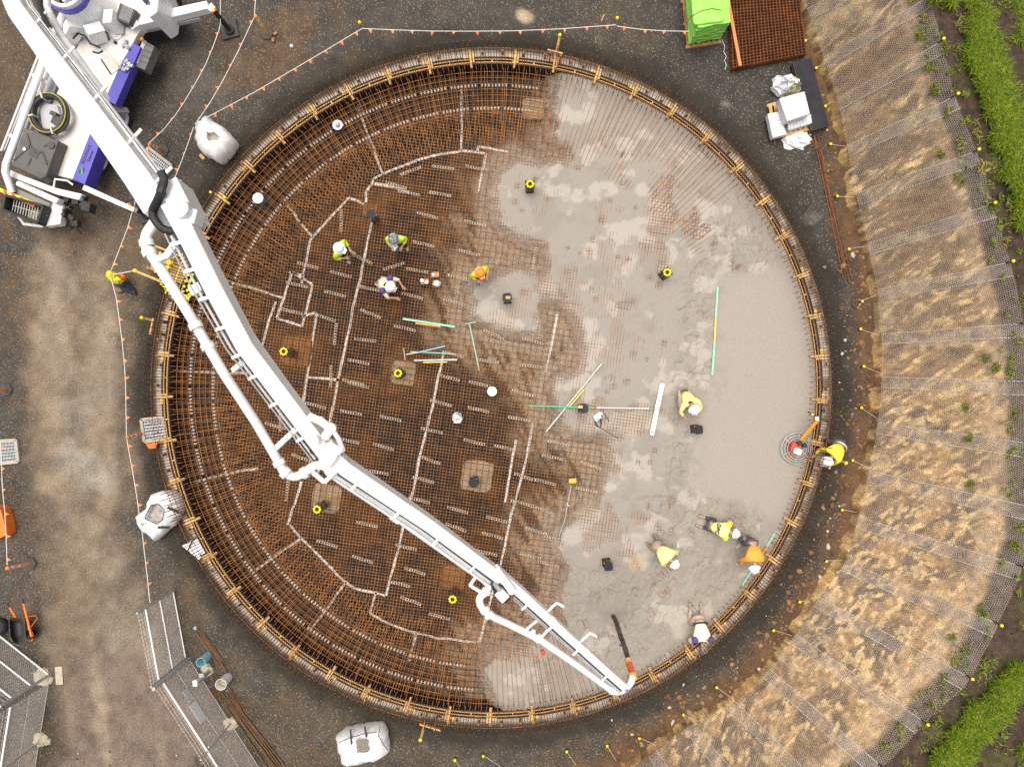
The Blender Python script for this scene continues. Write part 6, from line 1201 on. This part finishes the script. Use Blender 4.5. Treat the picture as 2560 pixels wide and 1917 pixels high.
def pack(pts, z0, z1, label, grid=True, seed=1):
    t = thing("white_pack", label, "plastic pack", tuple(P(*pts[0], z0))); o0 = Vector(t.location); MB().prism([P(a, b, z1) - o0 for a, b in pts], 0, z1 - z0).build("wrap", pm("white_translucent_wrap", (.70, .71, .73), (.50, .52, .55), scale=9, rough=.4, bump=.7, bscale=14) if "white_translucent_wrap" not in bpy.data.materials else bpy.data.materials["white_translucent_wrap"], t, bevel=.03)
    if grid:
        mb = MB(); c = [P(*p, z1) - o0 for p in pts[:4]]
        for k in range(7): f = (k + .7) / 7.4; mb.beam(c[0].lerp(c[1], f), c[3].lerp(c[2], f), .008, .012); mb.beam(c[0].lerp(c[3], f), c[1].lerp(c[2], f), .008, .012)
        mb.build("grid", M_lgrey, t)
    return t
pack([(1919,284),(1947,279),(1968,336),(1932,346)], .16, .42, "white wrapped mesh pack at the lower left of the pallet"); pack([(1968,300),(2028,285),(2031,308),(1972,326)], .16, .40, "grey white mesh pack at the lower right of the pallet"); pack([(1948,246),(2012,228),(2026,285),(1968,304)], .42, .80, "bright white mesh pack on top of the other packs")
def crump(px, py, r, h, sd, label, m=None, sx=1.3):
    o = crumple(r, h, 16, 7, sd, .7).build("plastic_bag", m or bpy.data.materials["white_translucent_wrap"], None, False); o.location = P(px, py, .0); o.scale = (sx, 1, 1); tag(o, label, "plastic bag")
crump(1956, 220, .32, .45, 31, "crumpled white plastic bag above the mesh packs"); crump(1991, 350, .28, .16, 32, "torn white plastic wrapping on the ground below the pallet", sx=1.5); crump(1975, 232, .17, .55, 33, "clear yellowish bag squeezed between plastic bag and mesh packs", pm("olive_plastic", (.36, .34, .20), (.5, .46, .3), scale=10, rough=.4))
tube_thing("loose_string", "curly white string lying beside the rusty mesh stack", "string", [("strand", [(1805, 100, .02), (1812, 118, .02), (1809, 130, .02), (1816, 142, .02), (1811, 152, .02), (1816, 163, .02), (1812, 175, .02)], .012, M_rope)])
# ---- bundles of rusty bars
def bundle(name, segs, label, n, spread, r=.014, m=M_rust, fan=0):
    t = thing(name, label, "steel bars", tuple(P(*segs[0][0], 0)), 0, "bundles of rusty bars"); o0 = Vector(t.location); p, q = P(*segs[0][0], .03), P(*segs[0][1], .03); d = (q - p).normalized(); s_ = d.cross(Vector((0, 0, 1)))
    for k in range(n): o = s_ * (k / max(1, n - 1) - .5) * spread; e = s_ * rs.uniform(-fan, fan); MB().tube([p + o + d * rs.uniform(-.2, .2) - o0 + Vector((0, 0, .02 * (k % 2))), q + o + e + d * rs.uniform(-.25, .25) - o0 + Vector((0, 0, .02 * (k % 3)))], r, 6).build("bar", m, t)
    return t
bundle("bar_bundle", [((2042,348),(2118,690))], "long thin bundle of rusty bars along the foot of the bank", 8, .16, .012, M_rust, .12)
bundle("bar_bundle", [((499,1580),(560,1668))], "short bundle of rusty bars beside the light blue bucket", 7, .20, .018, M_timberd and pm("brown_steel", (.16, .075, .03), (.09, .045, .02), scale=6, rough=.7)); bundle("bar_bundle", [((528,1740),(562,1708))], "small bundle of rusty bars under the white tub", 6, .20, .012)
bundle("bar_bundle", [((540,1695),(562,1752))], "rusty bars crossing under the white tub", 6, .16, .014, bpy.data.materials["brown_steel"]); bundle("bar_bundle", [((570,1748),(700,1925))], "long bundle of brown steel sections at the lower left", 8, .34, .022, bpy.data.materials["brown_steel"], .12); bundle("bar_bundle", [((578,1724),(604,1772))], "few loose rusty bars lying above the long brown bundle", 3, .14, .012)
# ---- timber profiles (hurdles) round the ring
def hurdle(rail, posts, stake, label):
    t = thing("timber_profile", label, "timber profile", tuple(P(*posts[0], 0))); o0 = Vector(t.location); MB().beam(P(*rail[0], .75) - o0, P(*rail[1], .75) - o0, .04, .10).build("rail", M_timber, t)
    for p in posts: x = P(*p, .75); MB().box(Vector((x.x, x.y, .30)) - o0, (.05, .10, .95)).build("post", M_timberd, t)
    a, b = P(*stake[0], .55), P(*stake[1], .95); MB().beam(a - o0, b - o0, .075, .04).build("brace", M_timber, t); MB().ball(b + (b - a).normalized() * .05 - o0, .06, 10, 6).build("yellow_cap", M_yellow, t, True)
hurdle(((1369,126),(1408,136)), [(1376,130),(1402,138)], ((1391,132),(1399,92)), "timber profile with yellow capped brace at the top of the ring"); hurdle(((1048,1808),(1101,1824)), [(1062,1806),(1086,1822)], ((1060,1815),(1052,1845)), "timber profile with yellow capped brace at the bottom of the ring"); hurdle(((384,796),(376,836)), [(384,800),(378,832)], ((390,802),(358,795)), "timber profile with yellow capped brace left of the ring"); hurdle(((2092,1102),(2072,1172)), [(2090,1106),(2074,1168)], ((2088,1146),(2112,1156)), "timber profile behind the bending worker on the right")
# ---- access platform with yellow tape
pf = thing("access_platform", "timber access platform wrapped in yellow warning tape beneath the boom", "platform", tuple(P(440, 680, 0))); o0 = Vector(pf.location); qq = lambda x, y, z=.45: P(x, y, z) - o0
c = [qq(390,627), qq(478,655), qq(455,710), qq(373,673)]
for k in range(6): f0, f1 = k / 6 + .005, (k + 1) / 6 - .005; MB().prism([c[0].lerp(c[3], f0), c[1].lerp(c[2], f0), c[1].lerp(c[2], f1), c[0].lerp(c[3], f1)], .40, .45).build("board", pm("brown_platform_board", (.40, .25, .12), (.30, .18, .08), scale=4, stretch=(1, 5, 5)) if k == 0 else bpy.data.materials["brown_platform_board"], pf)
for a, b in (((401,629),(387,682)), ((441,648),(421,700)), ((455,653),(437,706)), ((470,658),(450,710))): MB().beam(qq(*a, .458), qq(*b, .458), .045, .012).build("grip_strip", smat("ochre_tape", .82, .55, .03) if "ochre_tape" not in bpy.data.materials else bpy.data.materials["ochre_tape"], pf)
for x, y in ((392,632),(472,660),(450,706),(378,672)): v_ = qq(x, y, .2); MB().box(v_, (.09, .09, .45)).build("leg", M_timberd, pf)
MB().beam(qq(378,611,.95), qq(476,650,.95), .06, .09).build("rail", M_timber, pf); MB().beam(qq(338,677,.95), qq(408,706,.8), .07, .05).build("rail", M_timber, pf); MB().ball(qq(338,677,.95), .07, 10, 6).build("yellow_cap", M_yellow, pf)
mb = MB()
for k in range(26): f = k / 26; a = qq(433 - 22 * f + rs.uniform(-4, 4), 636 + 40 * f + rs.uniform(-3, 3), .55 + .2 * rs.rand()); mb.beam(a, a + Vector((rs.uniform(-.12, .12), rs.uniform(-.1, .1), rs.uniform(-.06, .06))), .06, .006)
for pts in ([(440,632),(452,634),(465,638),(476,645)], [(400,700),(410,722),(420,732),(432,734)], [(452,732),(462,740),(470,745),(470,733)]):
    for i in range(len(pts) - 1):
        for f in np.linspace(0, 1, 5)[:-1]: a = qq(pts[i][0] + (pts[i+1][0] - pts[i][0]) * f + rs.uniform(-3, 3), pts[i][1] + (pts[i+1][1] - pts[i][1]) * f + rs.uniform(-3, 3), .6); mb.beam(a, a + Vector((rs.uniform(-.14, .14), rs.uniform(-.09, .09), rs.uniform(-.05, .05))), .05, .006)
mb.build("warning_tape", M_yellow, pf)
for x, y in ((479,662),(475,675),(470,688),(465,703),(461,716),(482,687),(478,700),(473,714),(469,726),(476,704)):
    p = P(x, y, 1.84); o = tag(MB().lathe((0, 0, 0), [(.001, .045), (.035, .035), (.042, 0), (.03, -.06)], 12).build("rebar_cap", M_yellow, None, True), "yellow mushroom cap on a starter bar beside the access platform", "rebar cap", "yellow caps on starter bars"); o.location = p
for x, y in ((509,537),(562,494),(527,481)): o = tag(MB().lathe((0, 0, 0), [(.001, .045), (.035, .035), (.042, 0), (.03, -.06)], 12).build("rebar_cap", M_yellow, None, True), "lone yellow cap at the ring edge right of the boom joint", "rebar cap", "lone yellow caps at the ring edge"); o.location = P(x, y, 1.84 if x != 509 else .4)
# ---- post draped with hi-vis clothing
dp = thing("draped_bollard", "bollard draped with yellow and orange hi-vis vest and black jacket beside a rubber foot", "bollard", tuple(P(310, 712, 0))); o0 = Vector(dp.location); MB().cyl((0, 0, 0), .24, .06, 6, 0, .22).build("rubber_foot", bpy.data.materials["grey_rubber"], dp); MB().tube([Vector((0, 0, .05)), P(276, 688, .98) - o0], .05, 10).build("post", M_orange, dp)
o = crumple(.22, .3, 14, 6, 41, .5).build("hi_vis_vest", M_lime, dp, True); o.location = P(290, 698, .62) - o0; o.scale = (1.1, .6, 1); o.rotation_euler = (0, 0, -.5); o = crumple(.17, .22, 12, 5, 42, .5).build("orange_vest", M_orange, dp, True); o.location = P(304, 693, .5) - o0; o.scale = (1.1, .6, 1); o.rotation_euler = (0, 0, -.3); o = crumple(.14, .2, 12, 5, 44, .5).build("yellow_band", M_yellow, dp, True); o.location = P(280, 689, .8) - o0
o = crumple(.30, .18, 14, 5, 43, .6).build("black_jacket", M_navy, dp, True); o.location = P(318, 718, .0) - o0; o.scale = (1.3, .45, 1); o.rotation_euler = (0, 0, -.55)
st = MB().ball((0, 0, 0), .16, 12, 6, 0, (1, .7, .5)).build("boulder", pm("brown_stone", (.20, .13, .09), (.14, .09, .06), scale=6, bump=.5)); st.location = P(297, 725, .05); tag(st, "rounded brown stone beside the draped bollard", "stone")
# ---- fences
def chain_fence(base, ztop, mesh_z, label, rails, posts, wires, name="chain_link_fence", mz0=.06, extra=None):
    A, B = P(*base[0], 0), P(*base[1], 0); t = thing(name, label, "fence", (A.x, A.y, 0)); o0 = Vector(t.location); d = (B - A); L = d.length; d.normalize(); Pa, Qa = [], []; hh = mesh_z - mz0; pt = .085
    for k in np.arange(-hh, L, pt):
        for s in (1, -1):
            u0, u1 = k, k + hh; za, zb = (mz0, mesh_z) if s == 1 else (mesh_z, mz0); c0, c1 = max(u0, 0), min(u1, L)
            if c1 <= c0: continue
            f0, f1 = (c0 - u0) / hh, (c1 - u0) / hh; Pa.append((d.x * c0, d.y * c0, za + (zb - za) * f0)); Qa.append((d.x * c1, d.y * c1, za + (zb - za) * f1))
    V, Fq = bars(Pa, Qa, .0035, 4); link("chain_mesh", np_mesh("chain_mesh", V, Fq), M_wire, t)
    for z, r, m in rails: MB().tube([Vector((0, 0, z)), d * L + Vector((0, 0, z))], r, 8).build("rail", m, t, True)
    for f, r, m, h in posts: MB().tube([d * L * f + Vector((0, 0, -.1)), d * L * f + Vector((0, 0, h))], r, 10).build("post", m, t, True)
    n_ = Vector((d.y, -d.x, 0))
    for z in wires:
        mb = MB(); mb.tube([Vector((0, 0, z)), d * L + Vector((0, 0, z))], .005, 4)
        for k in range(int(L / .12)): c = d * (k * .12) + Vector((0, 0, z)); mb.tube([c - n_ * .03 - Vector((0, 0, .01)), c + n_ * .03 + Vector((0, 0, .01))], .003, 3)
        mb.build("barbed_wire", M_wire, t)
    return t, d, L
t, d, L = chain_fence(((435,1476),(466,1642)), 2.3, 1.80, "open chain link gate leaf with white rails and barbed wire tied to the flag line", [(.06, .024, M_white), (.95, .022, M_white), (1.82, .028, M_white)], [(0, .03, M_galv, 2.3), (1, .03, M_galv, 2.3), (.55, .010, M_galv, 1.8)], (1.95, 2.1, 2.25), "chain_link_gate")
t, d, L = chain_fence(((474,1645),(700,1995)), 2.3, 1.80, "chain link fence with barbed wire and white sign plates running off the bottom", [(1.82, .034, M_white), (.95, .006, M_wire), (.05, .008, M_wire)], [(.0, .055, M_galv, 2.35), (.46, .028, M_galv, 2.3)], (1.95, 2.1, 2.25))
o0 = Vector(t.location)
for f, zc, w_, h_ in ((.155, 1.16, .42, .30), (.265, 1.22, .66, .40)):
    c = d * L * f + Vector((0, 0, zc)) + Vector((-d.y, d.x, 0)) * .03; sgn = MB().box((0, 0, 0), (w_, .008, h_), math.atan2(d.y, d.x)).build("sign_plate", M_white if f > .2 else smat('pale_sign', .6, .6, .6), t); sgn.location = c
t, d, L = chain_fence(((128,1684),(-90,1512)), 2.3, 1.80, "chain link gate leaf at the lower left with white rails", [(.10, .030, M_white), (.95, .028, M_white), (1.82, .030, M_white)], [(0, .05, M_galv, 2.35), (.22, .012, M_galv, 1.8)], (1.95, 2.1), "chain_link_gate")
t, d, L = chain_fence(((124,1704),(78,1990)), 2.3, 1.80, "chain link fence with barbed wire in the bottom left corner", [(1.82, .034, M_white), (.95, .006, M_wire), (.05, .008, M_wire)], [(.52, .028, M_galv, 2.3)], (1.95, 2.1, 2.25))
def footing(px, py, r, sd, label):
    o = crumple(r, .10, 18, 5, sd, .5).build("concrete_footing", pm("cream_concrete", (.52, .45, .33), (.40, .34, .25), scale=8, bump=.6) if "cream_concrete" not in bpy.data.materials else bpy.data.materials["cream_concrete"], None, True); o.location = P(px, py, -.02); tag(o, label, "concrete footing", "concrete footings of the fence posts")
footing(108, 1690, .30, 51, "broad pale concrete footing under the left gate post"); footing(102, 1846, .22, 52, "broken pale footing of the post at the bottom left"); footing(577, 1806, .22, 53, "pale round footing of the fence post right of the sign plates"); footing(520, 1674, .20, 54, "lumpy pale concrete spill below the light blue bucket"); footing(120, 1852, .12, 55, "small pale concrete lump beside the broken footing")
tag(MB().box(P(148, 1688, .02), (.24, .60, .05), .06).build("concrete_footing", bpy.data.materials["cream_concrete"], None, bevel=.02), "pale rectangular concrete strip at the edge of the driveway", "concrete footing")
lp = thing("latch_post", "short galvanised latch post with box brackets beside the light blue bucket", "post", tuple(P(524, 1676, 0))); o0 = Vector(lp.location); MB().beam(Vector((0, 0, 0)), P(492, 1708, 1.35) - o0, .09, .09).build("post", M_galv, lp); MB().box(P(489, 1706, 1.4) - o0, (.13, .18, .12), .1).build("cap", M_white, lp, bevel=.01); MB().box(P(505, 1687, .9) - o0, (.15, .13, .10), .1).build("bracket", M_galv, lp)
# ---- wheelbarrow, tyre, orange barrier
wb2 = thing("wheelbarrow", "black wheelbarrow with orange handles at the lower left", "wheelbarrow", tuple(P(45, 1575, 0))); o0 = Vector(wb2.location); q = lambda x, y, z: P(x, y, z) - o0
out = [(21,1548),(26,1543),(56,1542),(62,1550),(64,1588),(58,1606),(47,1614),(34,1610),(24,1592)]; top = [q(x, y, .62) for x, y in out]; bot = [q(42 + (x - 42) * .55, 1574 + (y - 1574) * .6, .32) for x, y in out]; n = len(out); inn = [q(42 + (x - 42) * .9, 1576 + (y - 1576) * .93, .61) for x, y in out]; inb = [b + Vector((0, 0, .03)) for b in bot]
MB().add(top + bot + inn + inb, [(k, (k + 1) % n, n + (k + 1) % n, n + k) for k in range(n)] + [(2*n + k, 2*n + (k + 1) % n, 3*n + (k + 1) % n, 3*n + k) for k in range(n)] + [(k, (k + 1) % n, 2*n + (k + 1) % n, 2*n + k) for k in range(n)] + [tuple(range(3*n, 4*n)), tuple(range(n, 2*n))]).build("tray", M_blackp, wb2)
for a, b in (((24,1517),(41,1545)), ((59,1508),(79,1590))): MB().beam(q(*a, .75), q(*b, .55), .06, .05).build("handle", M_orange, wb2, bevel=.01); v_ = (q(*a, .75) - q(*b, .55)).normalized(); MB().tube([q(*a, .75), q(*a, .75) + v_ * .14], .025, 8).build("grip", M_black, wb2)
MB().tube([q(56,1543,.4), q(88,1538,.2), q(94,1544,.15), q(78,1566,.4)], .022, 8).tube([q(80,1580,.4), q(84,1590,.3), q(80,1600,.2), q(65,1600,.2), q(70,1592,.35), q(80,1594,.4)], .025, 8).build("leg_frame", M_orange, wb2, True); MB().lathe(q(80,1582,.3), [(.10, -.05), (.18, -.05), (.18, .05), (.10, .05)], 18, 0, (.9, .2, .1)).build("wheel", M_black, wb2, True)
ty = tag(MB().lathe((0, 0, .13), [(.13, -.1), (.22, -.12), (.27, -.06), (.27, .06), (.22, .12), (.13, .1), (.13, -.1)], 26).build("loose_tyre", M_black, None, True), "round open black rubber tyre beside the wheelbarrow", "tub"); ty.location = P(4, 1562, 0)  # built as a loose tyre, not a tub
tx = text_obj("Rhino", .085, q(70, 1566, .52), (0, 0, R_(97)), smat("bright_green_lettering", .05, .55, .12), wb2, "lettering", .01)
tag(MB().prism([P(a, b, .5) for a, b in ((-40,1262),(-3,1270),(2,1276),(13,1318),(14,1338),(-2,1346),(-40,1345))], .0, .5).build("orange_barrier", M_orange, None, bevel=.03), "orange plastic barrier cut off by the left edge", "barrier")
for (x, y) in ((352 / 3.45 + 640 - 13, 116), (1688 / 3.45, 1437 + 455 / 3.45)): 
    o = MB().cyl((0, 0, 0), .06, .03, 12).build("survey_marker", smat("pale_blue_marker", .32, .42, .52) if "pale_blue_marker" not in bpy.data.materials else bpy.data.materials["pale_blue_marker"]); o.location = P(x, y, .0); tag(o, "small pale blue survey marker near the brown patch at the top" if y < 500 else "small pale blue survey marker above the short bar bundle", "survey marker")
tube_thing("timber_sliver", "thin pale timber sliver lying on the gravel above the right flag line", "timber sliver", [("stick", [(1503, 54, .02), (1511, 37, .02)], .018, M_timber)])
